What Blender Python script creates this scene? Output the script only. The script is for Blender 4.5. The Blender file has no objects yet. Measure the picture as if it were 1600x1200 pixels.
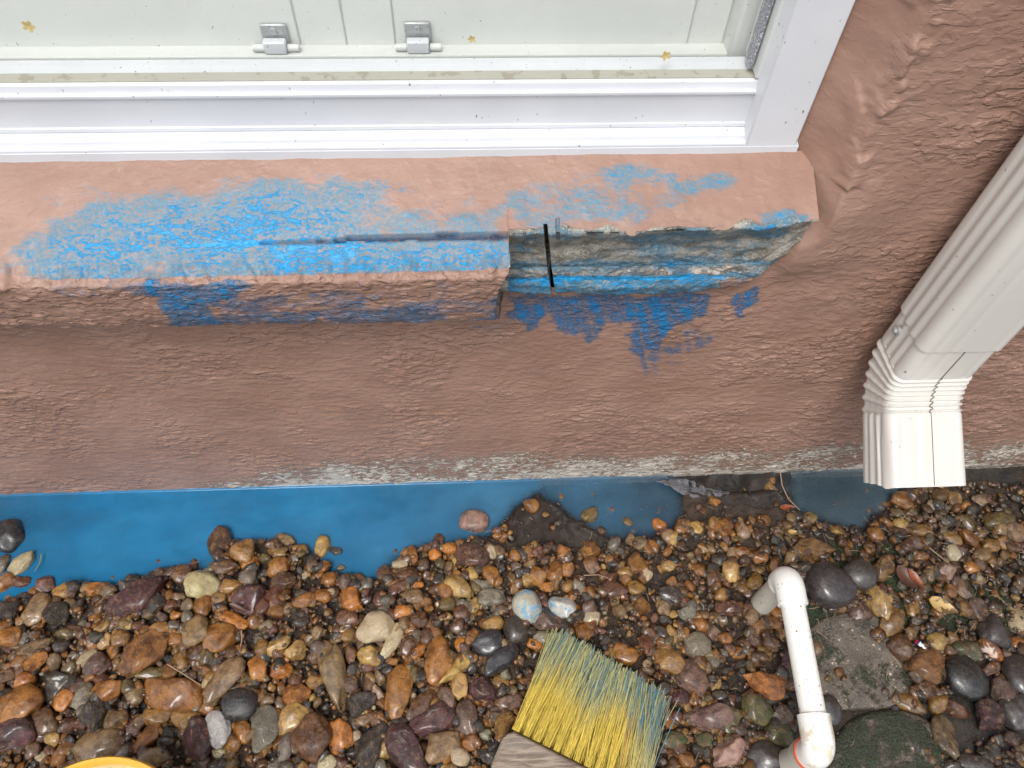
import bpy, math, random
import numpy as np
from mathutils import Vector, Matrix
random.seed(7); RNG = np.random.default_rng(7)
sc = bpy.context.scene; COL = sc.collection
# ---------------------------------------------------------------- camera
F = 1180.0; H = 0.95; D = 0.46           # focal length (px of 1600), camera height, distance to wall plane (y=0)
def nrm(v): v = np.array(v, float); return v/np.linalg.norm(v)
ex = nrm((27700, -660, F)); ed = np.array((-32.0, 770.0, F)); ed = nrm(ed-ex*(ed@ex)); ez = -ed; ey = np.cross(ez, ex)
M = np.stack([ex, ey, ez], 1)            # world -> camera (x right, y down, z forward)
C = np.array((0.0, -D, H))
cam = bpy.data.cameras.new('camera'); co = bpy.data.objects.new('camera', cam); COL.objects.link(co)
R, Dn, Fw = M[0], M[1], M[2]
co.matrix_world = Matrix(((R[0], -Dn[0], -Fw[0], C[0]), (R[1], -Dn[1], -Fw[1], C[1]), (R[2], -Dn[2], -Fw[2], C[2]), (0, 0, 0, 1)))
cam.sensor_width = 36; cam.lens = F/1600*36; cam.clip_start = 0.02; cam.clip_end = 200
sc.camera = co
# ---------------------------------------------------------------- sky, sun, exposure
w = bpy.data.worlds.new('World'); sc.world = w; w.use_nodes = True
wt = w.node_tree; wt.nodes.clear()
sky = wt.nodes.new('ShaderNodeTexSky'); sky.sky_type = 'NISHITA'; sky.sun_disc = False
SUN_EL, SUN_AZ = math.radians(62), math.radians(205)
sky.sun_elevation = SUN_EL; sky.sun_rotation = SUN_AZ; sky.air_density = 1.0; sky.dust_density = 3.0
hs = wt.nodes.new('ShaderNodeHueSaturation'); hs.inputs['Saturation'].default_value = 0.33
bg = wt.nodes.new('ShaderNodeBackground'); bg.inputs[1].default_value = 0.15
ow = wt.nodes.new('ShaderNodeOutputWorld')
wt.links.new(sky.outputs[0], hs.inputs['Color']); wt.links.new(hs.outputs[0], bg.inputs[0]); wt.links.new(bg.outputs[0], ow.inputs[0])
sl = bpy.data.lights.new('sun', 'SUN'); sl.energy = 1.1; sl.angle = math.radians(22); sl.color = (1, .965, .92)
so = bpy.data.objects.new('sun', sl); COL.objects.link(so)
sd = Vector((math.sin(SUN_AZ)*math.cos(SUN_EL), math.cos(SUN_AZ)*math.cos(SUN_EL), math.sin(SUN_EL)))
so.rotation_euler = sd.to_track_quat('Z', 'Y').to_euler(); so.location = sd*5
sc.view_settings.view_transform = 'Standard'; sc.view_settings.look = 'None'; sc.view_settings.gamma = 1
sc.view_settings.exposure = 0.62
# ---------------------------------------------------------------- projection helpers (photo pixel <-> point on a real plane)
def proj(P):
    P = np.asarray(P, float); q = (P-C)@M.T
    return q[..., 0]/q[..., 2]*F+800, q[..., 1]/q[..., 2]*F+600
def ray(px, py): return M.T@np.array((px-800, py-600, F), float)
def at_y(px, py, y): r = ray(px, py); t = (y-C[1])/r[1]; return C+r*t
def at_z(px, py, z): r = ray(px, py); t = (z-C[2])/r[2]; return C+r*t
# ---------------------------------------------------------------- noise
def vnoise(P, seed=0):
    P = np.asarray(P, float); I = np.floor(P).astype(np.int64); f = P-I; f = f*f*(3-2*f)
    def h(a, b, c):
        n = (a*374761393+b*668265263+c*2147483647+seed*974634777) & 0xffffffff
        n = ((n ^ (n >> 13))*1274126177) & 0xffffffff; n = ((n ^ (n >> 16))*2246822519) & 0xffffffff
        return ((n ^ (n >> 15)) & 0xffffff)/float(0xffffff)
    x, y, z = I[..., 0], I[..., 1], I[..., 2]; r = 0
    for dx in (0, 1):
        wx = f[..., 0] if dx else 1-f[..., 0]
        for dy in (0, 1):
            wy = f[..., 1] if dy else 1-f[..., 1]
            for dz in (0, 1):
                wz = f[..., 2] if dz else 1-f[..., 2]
                r = r+wx*wy*wz*h(x+dx, y+dy, z+dz)
    return r
def fbm(P, seed=0, o=4):
    P = np.asarray(P, float); s = 0; a = .5; t = 0
    for i in range(o): s = s+a*vnoise(P*2**i+i*17.3, seed+i); t += a; a *= .5
    return s/t
def sstep(a, b, x): t = np.clip((x-a)/(b-a), 0, 1); return t*t*(3-2*t)
def poly(px, py, pts, soft):              # 1 inside, 0 outside, fading over +-soft
    pts = np.array(pts, float); n = len(pts); ins = np.zeros(px.shape, bool); d = np.full(px.shape, 1e9)
    for i in range(n):
        ax, ay = pts[i]; bx, by = pts[(i+1) % n]
        c = ((ay > py) != (by > py)) & (px < (bx-ax)*(py-ay)/((by-ay) if by != ay else 1e-9)+ax); ins ^= c
        vx, vy = bx-ax, by-ay; t = np.clip(((px-ax)*vx+(py-ay)*vy)/(vx*vx+vy*vy), 0, 1)
        d = np.minimum(d, np.hypot(px-ax-t*vx, py-ay-t*vy))
    return sstep(-soft, soft, np.where(ins, d, -d))
def ell(px, py, cx, cy, rx, ry, soft=.4):
    return sstep(1+soft, 1-soft, np.hypot((px-cx)/rx, (py-cy)/ry))
# ---------------------------------------------------------------- material helpers
class NT:
    def __init__(s, name):
        s.m = bpy.data.materials.new(name); s.m.use_nodes = True; s.t = s.m.node_tree; s.t.nodes.clear()
        s.out = s.t.nodes.new('ShaderNodeOutputMaterial')
    def n(s, typ, ins=None, **kw):
        o = s.t.nodes.new('ShaderNode'+typ)
        for k, v in kw.items(): setattr(o, k, v)
        for k, v in (ins or {}).items(): s.put(o.inputs[k], v)
        return o
    def put(s, sock, v):
        if isinstance(v, bpy.types.NodeSocket): s.t.links.new(v, sock)
        elif isinstance(v, bpy.types.Node): s.t.links.new(v.outputs[0], sock)
        else:
            if sock.type == 'RGBA' and not isinstance(v, (int, float)) and len(v) == 3: v = (*v, 1)
            sock.default_value = v
    def co(s, scale=(1, 1, 1), rnd=False):
        c = s.n('TexCoord').outputs['Object']
        if rnd:
            r = s.n('ObjectInfo').outputs['Random']; k = s.n('Math', {0: r, 1: 37.0}, operation='MULTIPLY')
            c = s.n('VectorMath', {0: c, 1: k.outputs[0]}, operation='ADD').outputs[0]
        return s.n('Mapping', {'Vector': c, 'Scale': scale}).outputs[0]
    def noise(s, vec, sc_, det=5, rough=.55, dist=0.0): return s.n('TexNoise', {'Vector': vec, 'Scale': sc_, 'Detail': det, 'Roughness': rough, 'Distortion': dist}).outputs[0]
    def ramp(s, v, a, b, lo=0.0, hi=1.0, smooth=True):
        return s.n('MapRange', {0: v, 1: a, 2: b, 3: lo, 4: hi}, interpolation_type='SMOOTHSTEP' if smooth else 'LINEAR').outputs[0]
    def mix(s, f, a, b, mode='MIX'):
        o = s.n('Mix', data_type='RGBA', blend_type=mode); s.put(o.inputs[0], f); s.put(o.inputs[6], a); s.put(o.inputs[7], b); return o.outputs[2]
    def ma(s, op, a, b=0.0, clamp=False): return s.n('Math', {0: a, 1: b}, operation=op, use_clamp=clamp).outputs[0]
    def attr(s, name, fac=True): return s.n('Attribute', attribute_name=name).outputs['Fac' if fac else 'Color']
    def bump(s, h, dist, strength=1.0, normal=None):
        i = {'Height': h, 'Distance': dist, 'Strength': strength}
        if normal is not None: i['Normal'] = normal
        return s.n('Bump', i).outputs[0]
    def bsdf(s, **k):
        o = s.n('BsdfPrincipled')
        for a, v in k.items(): s.put(o.inputs[a.replace('_', ' ')], v)
        s.t.links.new(o.outputs[0], s.out.inputs[0]); return o
# ---------------------------------------------------------------- mesh helpers
def link(o, parent=None):
    COL.objects.link(o)
    if parent is not None: o.parent = parent
    return o
def mesh_np(name, V, Fc, mat, parent=None, attrs=None, smooth=True):
    me = bpy.data.meshes.new(name); V = np.asarray(V, np.float32).reshape(-1, 3); Fc = np.asarray(Fc, np.int32); k = Fc.shape[1]
    me.vertices.add(len(V)); me.vertices.foreach_set('co', V.ravel())
    me.loops.add(Fc.size); me.loops.foreach_set('vertex_index', Fc.ravel())
    me.polygons.add(len(Fc)); me.polygons.foreach_set('loop_start', np.arange(0, Fc.size, k, dtype=np.int32))
    me.polygons.foreach_set('loop_total', np.full(len(Fc), k, np.int32))
    me.polygons.foreach_set('use_smooth', np.full(len(Fc), smooth)); me.update(calc_edges=True)
    for an, av in (attrs or {}).items():
        av = np.asarray(av, np.float32)
        if av.ndim == 2:
            a = me.attributes.new(an, 'FLOAT_COLOR', 'POINT'); a.data.foreach_set('color', np.c_[av, np.ones(len(av), np.float32)].astype(np.float32).ravel())
        else: a = me.attributes.new(an, 'FLOAT', 'POINT'); a.data.foreach_set('value', av.ravel())
    me.materials.append(mat); me.validate()
    return link(bpy.data.objects.new(name, me), parent)
def grid_faces(nu, nv, keep=None, flip=False):
    i = np.arange(nu*nv).reshape(nu, nv); f = np.stack([i[:-1, :-1], i[1:, :-1], i[1:, 1:], i[:-1, 1:]], -1)
    if flip: f = f[..., ::-1]
    if keep is not None: f = f[keep]
    return f.reshape(-1, 4)
class MB:
    def __init__(s): s.v = []; s.f = []
    def box(s, x0, x1, y0, y1, z0, z1, b=0):
        n = len(s.v); s.v += [(x, y, z) for z in (z0, z1) for y in (y0, y1) for x in (x0, x1)]
        s.f += [tuple(n+i for i in q) for q in ((0, 2, 3, 1), (4, 5, 7, 6), (0, 1, 5, 4), (1, 3, 7, 5), (3, 2, 6, 7), (2, 0, 4, 6))]
    def loft(s, rings, caps=True, closed=True):
        n = len(s.v); k = len(rings[0])
        for r in rings: s.v += [tuple(p) for p in r]
        for i in range(len(rings)-1):
            for j in range(k if closed else k-1):
                a = n+i*k+j; b = n+i*k+(j+1) % k; s.f.append((a, b, b+k, a+k))
        if caps: s.f.append(tuple(n+j for j in range(k))[::-1]); s.f.append(tuple(n+(len(rings)-1)*k+j for j in range(k)))
    def tube(s, pts, r, seg=12, caps=True, ref=None):
        pts = [np.array(p, float) for p in pts]; rs = r if hasattr(r, '__len__') else [r]*len(pts); rings = []; u = None
        for i, p in enumerate(pts):
            t = nrm(pts[min(i+1, len(pts)-1)]-pts[max(i-1, 0)])
            if u is None: u = np.cross(t, ref if ref is not None else (0.31, 0.17, 0.93)); 
            u = nrm(u-t*(u@t)); v = np.cross(t, u)
            rings.append([p+rs[i]*(math.cos(a)*u+math.sin(a)*v) for a in np.linspace(0, 2*math.pi, seg, endpoint=False)])
        s.loft(rings, caps)
    def build(s, name, mat, parent=None, smooth=False, bevel=0, seg=2):
        me = bpy.data.meshes.new(name); me.from_pydata([tuple(map(float, p)) for p in s.v], [], s.f); me.materials.append(mat)
        if smooth: me.polygons.foreach_set('use_smooth', [True]*len(me.polygons))
        me.update(); o = link(bpy.data.objects.new(name, me), parent)
        if bevel:
            m = o.modifiers.new('bevel', 'BEVEL'); m.width = bevel; m.segments = seg; m.limit_method = 'ANGLE'; m.angle_limit = math.radians(40)
            me.polygons.foreach_set('use_smooth', [True]*len(me.polygons)); me.set_sharp_from_angle(angle=math.radians(50))
        elif smooth: me.set_sharp_from_angle(angle=math.radians(50))
        return o
def tag(o, label, cat, group=None):
    o['label'] = label; o['category'] = cat
    if group: o['group'] = group
    return o
def empty(name, loc=(0, 0, 0)):
    o = bpy.data.objects.new(name, None); o.location = loc; o.empty_display_size = .05; COL.objects.link(o); return o
def adopt(root):                          # children were modelled in world space: keep them there
    inv = Matrix.Translation(root.location).inverted()
    for ch in root.children: ch.matrix_parent_inverse = inv
# ================================================================ MATERIALS
def stucco(name):
    t = NT(name); c = t.co(); cs = t.co((.8, 1, 1.9))
    big = t.noise(t.co((1, 1, 1.6)), 9, 4); mid = t.noise(cs, 70, 6, .6, .6); fine = t.noise(c, 420, 5, .7)
    # terracotta coat
    base = t.mix(t.ramp(big, .35, .65), (.278, .162, .119), (.335, .203, .153))
    base = t.mix(t.ramp(t.noise(c, 26, 6, .65), .56, .72, 0, .5), base, (.35, .235, .18))
    base = t.mix(t.ramp(mid, .3, .5, .22, 0), base, (.215, .122, .088))
    base = t.mix(t.ramp(t.noise(t.co((.6, 1, 1.3)), 5.5, 6, .68), .50, .66, 0, .38), base, t.mix(1.0, base, (.74, .72, .72), 'MULTIPLY')); base = t.mix(t.ramp(fine, .66, .74, 0, .5), base, (.14, .085, .06))
    smooth_ = t.attr('smooth')
    # bare grey concrete / mortar
    gn = t.noise(c, 55, 7, .65); gs = t.noise(c, 520, 3, .6)
    grey = t.mix(t.ramp(gn, .35, .65), (.175, .155, .122), (.42, .385, .325))
    grey = t.mix(t.ramp(gs, .60, .68), grey, (.55, .53, .48)); grey = t.mix(t.ramp(gs, .40, .30), grey, (.05, .045, .04))
    gm = t.ramp(t.ma('ADD', t.attr('grey'), t.ma('MULTIPLY', t.ma('SUBTRACT', gn, .5), .5)), .42, .56)
    col = t.mix(gm, base, grey)
    # pale peeled lime coat near the ground, with grime
    pn = t.noise(t.co((1, 1, 2.0)), 95, 7, .68, .8); pl = t.noise(t.co((1, 1, 1.2)), 14, 4)
    pk = t.ma('ADD', t.attr('peel'), t.ma('ADD', t.ma('MULTIPLY', t.ma('SUBTRACT', pn, .5), 2.1), t.ma('MULTIPLY', t.ma('SUBTRACT', pl, .5), 1.1)))
    col = t.mix(t.ramp(pk, .40, .62, 0, .8), col, (.20, .145, .105))
    col = t.mix(t.ramp(pk, .64, .72), col, t.mix(t.ramp(fine, .35, .6), (.36, .315, .26), (.55, .49, .42)))
    gr = t.ma('ADD', t.attr('moss'), t.ma('MULTIPLY', t.ma('SUBTRACT', t.noise(cs, 60, 6, .7), .5), 1.4))
    col = t.mix(t.ramp(gr, .5, .85, 0, .85), col, (.075, .065, .035))
    # blue chalk paint: thin greyish film, solid azure smears on the high spots
    b = t.attr('blue'); bn = t.noise(t.co((.62, 1.5, 1.9)), 150, 8, .74, 1.0); bb = t.noise(t.co((.7, 1.2, 1.4)), 34, 5, .65); bf = t.noise(t.co((1, 1, 1.5)), 330, 4, .7)
    fk = t.ma('ADD', b, t.ma('ADD', t.ma('MULTIPLY', t.ma('SUBTRACT', bn, .5), .75), t.ma('MULTIPLY', t.ma('SUBTRACT', bb, .5), 1.35)))
    film = t.ramp(fk, .20, .50, 0, .96); film = t.ma('MULTIPLY', film, t.ramp(bf, .34, .60, .30, 1))
    col = t.mix(film, col, t.mix(t.attr('deep'), (.060, .195, .285), (.022, .095, .20)))
    sk = t.ma('ADD', b, t.ma('ADD', t.ma('MULTIPLY', t.ma('SUBTRACT', bn, .5), 1.7), t.ma('MULTIPLY', t.ma('SUBTRACT', bb, .5), 1.0)))
    sk = t.ma('ADD', sk, t.ma('MULTIPLY', t.ma('SUBTRACT', bf, .5), .6))
    col = t.mix(t.ramp(sk, .66, .86, 0, .93), col, t.mix(t.attr('deep'), (.006, .27, .56), (.005, .16, .38)))
    col = t.mix(t.attr('solid'), col, (.005, .29, .62))
    # relief
    plate = t.ramp(t.noise(cs, 82, 3, .5, .35), .46, .58)
    rough_amt = t.ramp(smooth_, 0, 1, 1, .10, False)
    h = t.ma('MULTIPLY', t.ma('ADD', t.ma('MULTIPLY', plate, .8), t.ma('MULTIPLY', t.noise(cs, 210, 3, .5), .4)), rough_amt)
    h = t.ma('ADD', h, t.ma('MULTIPLY', fine, .20)); h = t.ma('ADD', h, t.ma('MULTIPLY', t.ma('MULTIPLY', t.ma('ADD', gn, t.ma('MULTIPLY', gs, .5)), gm), 2.6))
    h = t.ma('ADD', h, t.ma('MULTIPLY', t.ramp(pk, .64, .72), .45)); h = t.ma('ADD', h, t.ma('MULTIPLY', t.ramp(sk, .74, .90), .16))
    nb = t.bump(h, .0019, .75)
    t.bsdf(Base_Color=col, Roughness=t.ramp(fine, .3, .7, .34, .58), Normal=nb, Specular_IOR_Level=.48)
    return t.m
M_STUCCO = stucco('stucco')
def plain(name, col, rough=.4, spec=.5, dirt=.0, dcol=(.2, .16, .12), nscale=180, bump=0.0, metal=0.0, dth=.66, tint=None, coat=0.0, spots=None):
    t = NT(name); c = t.co(); n = t.noise(c, nscale, 5, .6); big = t.noise(c, 12, 4)
    k = t.mix(t.ramp(big, .3, .7, 0, 1), col, tuple(x*.92 for x in col) if tint is None else tint)
    if dirt: k = t.mix(t.ramp(n, dth, dth+.05, 0, dirt), k, dcol)
    if spots:
        for sc_, th, rr_, cc in spots:
            v = t.n('TexVoronoi', {'Vector': t.n('Mapping', {'Vector': c, 'Rotation': (.4, .5, .3), 'Scale': (1, 1, .6)}).outputs[0], 'Scale': sc_}); pick = t.ramp(t.n('SeparateColor', {0: v.outputs[1]}).outputs[0], th, th+.01)
            sz = t.ma('ADD', v.outputs[0], t.ma('MULTIPLY', t.noise(c, 900, 2), .12)); k = t.mix(t.ma('MULTIPLY', t.ramp(sz, rr_+.06, rr_), t.ma('MULTIPLY', pick, .9)), k, cc)
    kw = dict(Base_Color=k, Roughness=t.ramp(big, .3, .7, rough*.85, rough*1.15), Specular_IOR_Level=spec, Metallic=metal, Coat_Weight=coat)
    if bump: kw['Normal'] = t.bump(n, bump)
    t.bsdf(**kw); return t.m
M_VINYL = plain('white_vinyl', (.66, .675, .70), .34, .5, .7, (.25, .2, .2), 330, dth=.69, spots=[(90, .82, .10, (.16, .13, .12)), (210, .84, .16, (.36, .32, .29))])
M_VINYL2 = plain('inner_white_vinyl', (.66, .67, .64), .45, .4, .35, (.5, .48, .4), 120, dth=.70)
M_GASKET = plain('gasket', (.36, .355, .30), .6, .3, .5, (.2, .18, .12), 90, dth=.56)
M_ZINC = plain('zinc', (.45, .46, .46), .45, .5, .5, (.2, .2, .2), 400, metal=.5, dth=.58)
M_SPACER = plain('spacer', (.20, .20, .23), .5, .5, .95, (.62, .62, .66), 900, dth=.53)
M_ALU = plain('painted_aluminium', (.63, .60, .55), .36, .5, .6, (.33, .2, .14), 330, dth=.705, coat=.15, spots=[(75, .86, .11, (.22, .15, .10)), (160, .88, .14, (.30, .22, .15))])
M_SEAM = plain('seam_shadow_gap', (.16, .13, .10), .8, .2)
M_PVC = plain('pvc', (.80, .80, .76), .30, .5, .9, (.34, .15, .07), 300, spots=[(150, .74, .20, (.32, .13, .06)), (260, .80, .18, (.12, .09, .06))], dth=.645, tint=(.76, .75, .70))
M_PVC2 = plain('aged_pvc', (.50, .47, .40), .5, .4, .6, (.2, .14, .08), 140, dth=.62)
M_ORANGE = plain('orange_primer', (.55, .09, .035), .45, .5)
M_YELLOW = plain('yellow_plastic', (.72, .42, .05), .38, .5, .4, (.3, .18, .05), 90, dth=.62)
M_YELLOW_IN = plain('pale_plastic', (.72, .58, .30), .5, .4, .4, (.3, .2, .1), 90, dth=.6)
def glass_mat():
    t = NT('window_glass'); c = t.co(); tr = t.n('BsdfTransparent', {0: (.992, .998, .994)}); gl = t.n('BsdfGlossy', {0: (1, 1, 1), 'Roughness': .015})
    fr = t.n('Fresnel', {'IOR': 1.45}).outputs[0]; bf_ = t.n('NewGeometry').outputs['Backfacing']; m = t.n('MixShader', {0: t.ma('MULTIPLY', fr, t.ma('SUBTRACT', 1.0, bf_), True), 1: tr, 2: gl})
    dirt = t.ramp(t.noise(c, 300, 4, .6), .705, .73, 0, .55); film = t.ramp(t.noise(c, 7, 5, .6), .3, .8, .0, .05)
    df = t.n('BsdfDiffuse', {0: (.42, .38, .33)}); dw = t.n('BsdfDiffuse', {0: (.7, .72, .72)})
    m2 = t.n('MixShader', {0: film, 1: m, 2: dw}); m3 = t.n('MixShader', {0: dirt, 1: m2, 2: df})
    t.put(t.out.inputs[0], m3); return t.m
M_GLASS = glass_mat()
def soil_mat():
    t = NT('wet_soil'); c = t.co(); a = t.noise(c, 60, 8, .7); f = t.noise(c, 500, 5, .7); mo = t.ramp(t.ma('ADD', t.attr('moss'), t.ma('MULTIPLY', t.ma('SUBTRACT', a, .5), 1.2)), .5, .75)
    col = t.mix(t.ramp(a, .35, .65), (.018, .012, .008), (.070, .044, .027)); col = t.mix(t.ramp(f, .6, .72), col, (.10, .07, .045))
    col = t.mix(mo, col, t.mix(t.ramp(f, .4, .6), (.010, .020, .008), (.035, .06, .015)))
    h = t.ma('ADD', t.ma('MULTIPLY', a, 1.0), t.ma('MULTIPLY', f, .5))
    t.bsdf(Base_Color=col, Roughness=t.ramp(f, .3, .7, .18, .5), Normal=t.bump(h, .004), Specular_IOR_Level=.55); return t.m
M_SOIL = soil_mat()
def water_mat():
    t = NT('paint_clouded_water'); c = t.co((1, 1.6, 1)); op = t.attr('cloud'); n = t.noise(c, 10, 5, .55, .4); f = t.noise(c, 60, 4, .6)
    vivid = t.mix(t.ramp(n, .3, .7), (.010, .130, .275), (.018, .165, .33)); dull = t.mix(t.ramp(n, .3, .7), (.052, .098, .130), (.075, .130, .168))
    col = t.mix(t.attr('dull'), vivid, dull); col = t.mix(t.ramp(t.noise(t.co(), 900, 2), .76, .79, 0, .6), col, (.1, .07, .05))
    df = t.n('BsdfDiffuse', {0: col}); tr = t.n('BsdfTransparent', {0: (.93, .94, .92)})
    k = t.ma('MULTIPLY', op, t.ramp(t.noise(c, 22, 5, .6), .3, .7, .86, 1.05), True)
    m = t.n('MixShader', {0: k, 1: tr, 2: df})
    nb = t.bump(t.ma('ADD', n, t.ma('MULTIPLY', f, .06)), .0012, .5)
    gl = t.n('BsdfGlossy', {0: (1, 1, 1), 'Roughness': .04, 'Normal': nb}); fr = t.n('Fresnel', {'IOR': 1.33, 'Normal': nb})
    t.put(t.out.inputs[0], t.n('MixShader', {0: fr, 1: m, 2: gl})); return t.m
M_WATER = water_mat()
def stone_mat(name, speck=0.0, vein=.4, rough=.22, relief=.0006, crack=0.0, blue=0.0, moss=0.0, mottle=.6, attr2=None, rnd=True):
    t = NT(name); c = t.co(rnd=rnd); col = t.attr('Col', False); big = t.noise(c, 75, 5, .6, .6); md = t.noise(c, 190, 6, .65, .4); fi = t.noise(c, 800, 5, .7)
    k = t.mix(t.ramp(big, .36, .62, min(1, mottle*1.35), 0), col, t.mix(1.0, col, (.34, .28, .25), 'MULTIPLY')); k = t.mix(t.ramp(fi, .35, .65, .5, 0), k, t.mix(1.0, k, (.5, .45, .42), 'MULTIPLY'))
    k = t.mix(t.ramp(md, .50, .72, 0, mottle*.75), k, t.mix(.45, col, (.60, .38, .16)))
    if vein: k = t.mix(t.ma('MULTIPLY', t.ramp(t.ma('ABSOLUTE', t.ma('SUBTRACT', md, .5)), .0, .018, 1, 0), vein), k, t.mix(1.0, col, (.3, .24, .2), 'MULTIPLY'))
    if speck:
        k = t.mix(t.ramp(fi, .57, .62, 0, speck), k, (.45, .42, .36)); k = t.mix(t.ramp(fi, .43, .38, 0, speck), k, (.03, .025, .022))
    if crack:
        v = t.n('TexVoronoi', {'Vector': t.n('VectorMath', {0: c, 1: t.n('VectorMath', {0: t.n('TexNoise', {'Vector': c, 'Scale': 120}).outputs[1], 'Scale': .012}, operation='SCALE').outputs[0]}, operation='ADD').outputs[0], 'Scale': 70}, feature='DISTANCE_TO_EDGE').outputs[0]
        k = t.mix(t.ma('MULTIPLY', t.ramp(v, .0, .035, 1, 0), t.ramp(big, .45, .6, 0, crack)), k, (.07, .05, .03))
    # thin mud and sand lodged on the wet stone
    k = t.mix(t.ramp(t.noise(c, 130, 8, .75), .60, .72, 0, .55), k, (.075, .05, .034))
    k = t.mix(t.ramp(fi, .66, .70, 0, .35), k, (.33, .24, .15))
    if blue: k = t.mix(t.ramp(t.noise(c, 85, 7, .7, .8), .50, .58, 0, blue), k, (.07, .27, .44)); 
    if moss: k = t.mix(t.ramp(t.noise(c, 60, 6, .7), .46, .60, 0, moss), k, t.mix(t.ramp(fi, .4, .6), (.012, .022, .006), (.07, .09, .02)))
    h = t.ma('ADD', t.ma('MULTIPLY', md, 1.0), t.ma('MULTIPLY', fi, .35))
    t.bsdf(Base_Color=k, Roughness=t.ramp(md, .3, .7, rough*.7, min(.8, rough*2.2)), Normal=t.bump(h, relief*2.6), Specular_IOR_Level=.5, Coat_Weight=t.ramp(t.noise(c, 40, 3), .35, .62, .0, .75), Coat_Roughness=.10)
    return t.m
SM = {'smooth': stone_mat('wet_pebble'), 'rough': stone_mat('rough_rock', .12, .3, .42, .0016, mottle=.8), 'granite': stone_mat('speckled_rock', .55, .1, .5, .0010, mottle=.4),
      'basalt': stone_mat('black_pebble', .04, .0, .22, .00025, mottle=.25), 'pale': stone_mat('pale_cracked_pebble', .03, .3, .32, .0006, crack=.9, mottle=.3),
      'stained': stone_mat('blue_stained_pebble', .0, .2, .25, .0004, crack=.3, blue=.85, mottle=.3), 'mossy': stone_mat('mossy_pebble', .05, .2, .35, .0010, moss=.9),
      'gravel': stone_mat('gravel_mix', .08, .25, .28, .0008, rnd=False)}
# ================================================================ WALL, SILL
def stucco_relief(P, amp):
    R_ = np.array(((.83, .31, .46), (-.52, .72, .46), (-.19, -.62, .76))); S_ = P*np.array((.8, 1, 1.4))
    q = S_@R_.T*105; q = q+.9*(vnoise(S_@R_.T*260+5, 3)[..., None]-.5)
    a = sstep(.40, .70, fbm(q, 11, 3)); b = fbm(S_@R_*30, 21, 3)-.5; c = sstep(.58, .78, fbm(S_@R_*190, 31, 2))
    return amp*(a*.0010+b*.0018+c*.0009)
def peel_attr(px, py, z):
    top = np.interp(px, [0, 200, 330, 500, 800, 1000, 1150, 1350, 1600], [.010, .022, .052, .090, .112, .086, .098, .102, .104])
    s = np.interp(px, [0, 150, 330, 450, 1600], [-.25, .0, .40, .66, .70])
    return np.clip(s*sstep(1.25, .45, z/top)+.15*sstep(.03, 0, z)*(px > 300), -1, 1) - .6*sstep(1.0, 1.6, z/top)
def blue_sill(px, py):
    b = poly(px, py, [(12, 425), (35, 375), (90, 345), (160, 312), (240, 300), (330, 292), (500, 275), (640, 280), (720, 300), (790, 320), (805, 440), (560, 444), (400, 450), (250, 455), (100, 452), (25, 445)], 26)*.50
    b += .18*ell(px, py, 400, 350, 130, 50, .8)+.20*ell(px, py, 230, 385, 170, 55, .9)+.22*poly(px, py, [(420, 385), (790, 372), (790, 425), (440, 432)], 16)*1.0
    b -= .13*poly(px, py, [(560, 280), (800, 280), (800, 360), (560, 355)], 25)+.10*ell(px, py, 680, 300, 90, 20, .8)
    b = np.maximum(b, .36*poly(px, py, [(790, 285), (1010, 260), (1130, 285), (1080, 335), (1000, 360), (790, 365)], 25))
    b = np.maximum(b, .46*ell(px, py, 980, 278, 90, 22, .7)); b = np.maximum(b, .30*ell(px, py, 920, 252, 30, 8, .8))
    b = np.maximum(b, .50*ell(px, py, 1120, 285, 30, 14, .8)); b = np.maximum(b, .66*ell(px, py, 1225, 340, 38, 14, .7))
    return b
def px_interp(xs, ys, x): return np.interp(x, xs, ys)
XP = [-900, 100, 400, 700, 794.9999, 795.0001, 870, 1000, 1100, 1180, 1225, 1262, 1300]
def PR(*v): return list(v)
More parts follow.
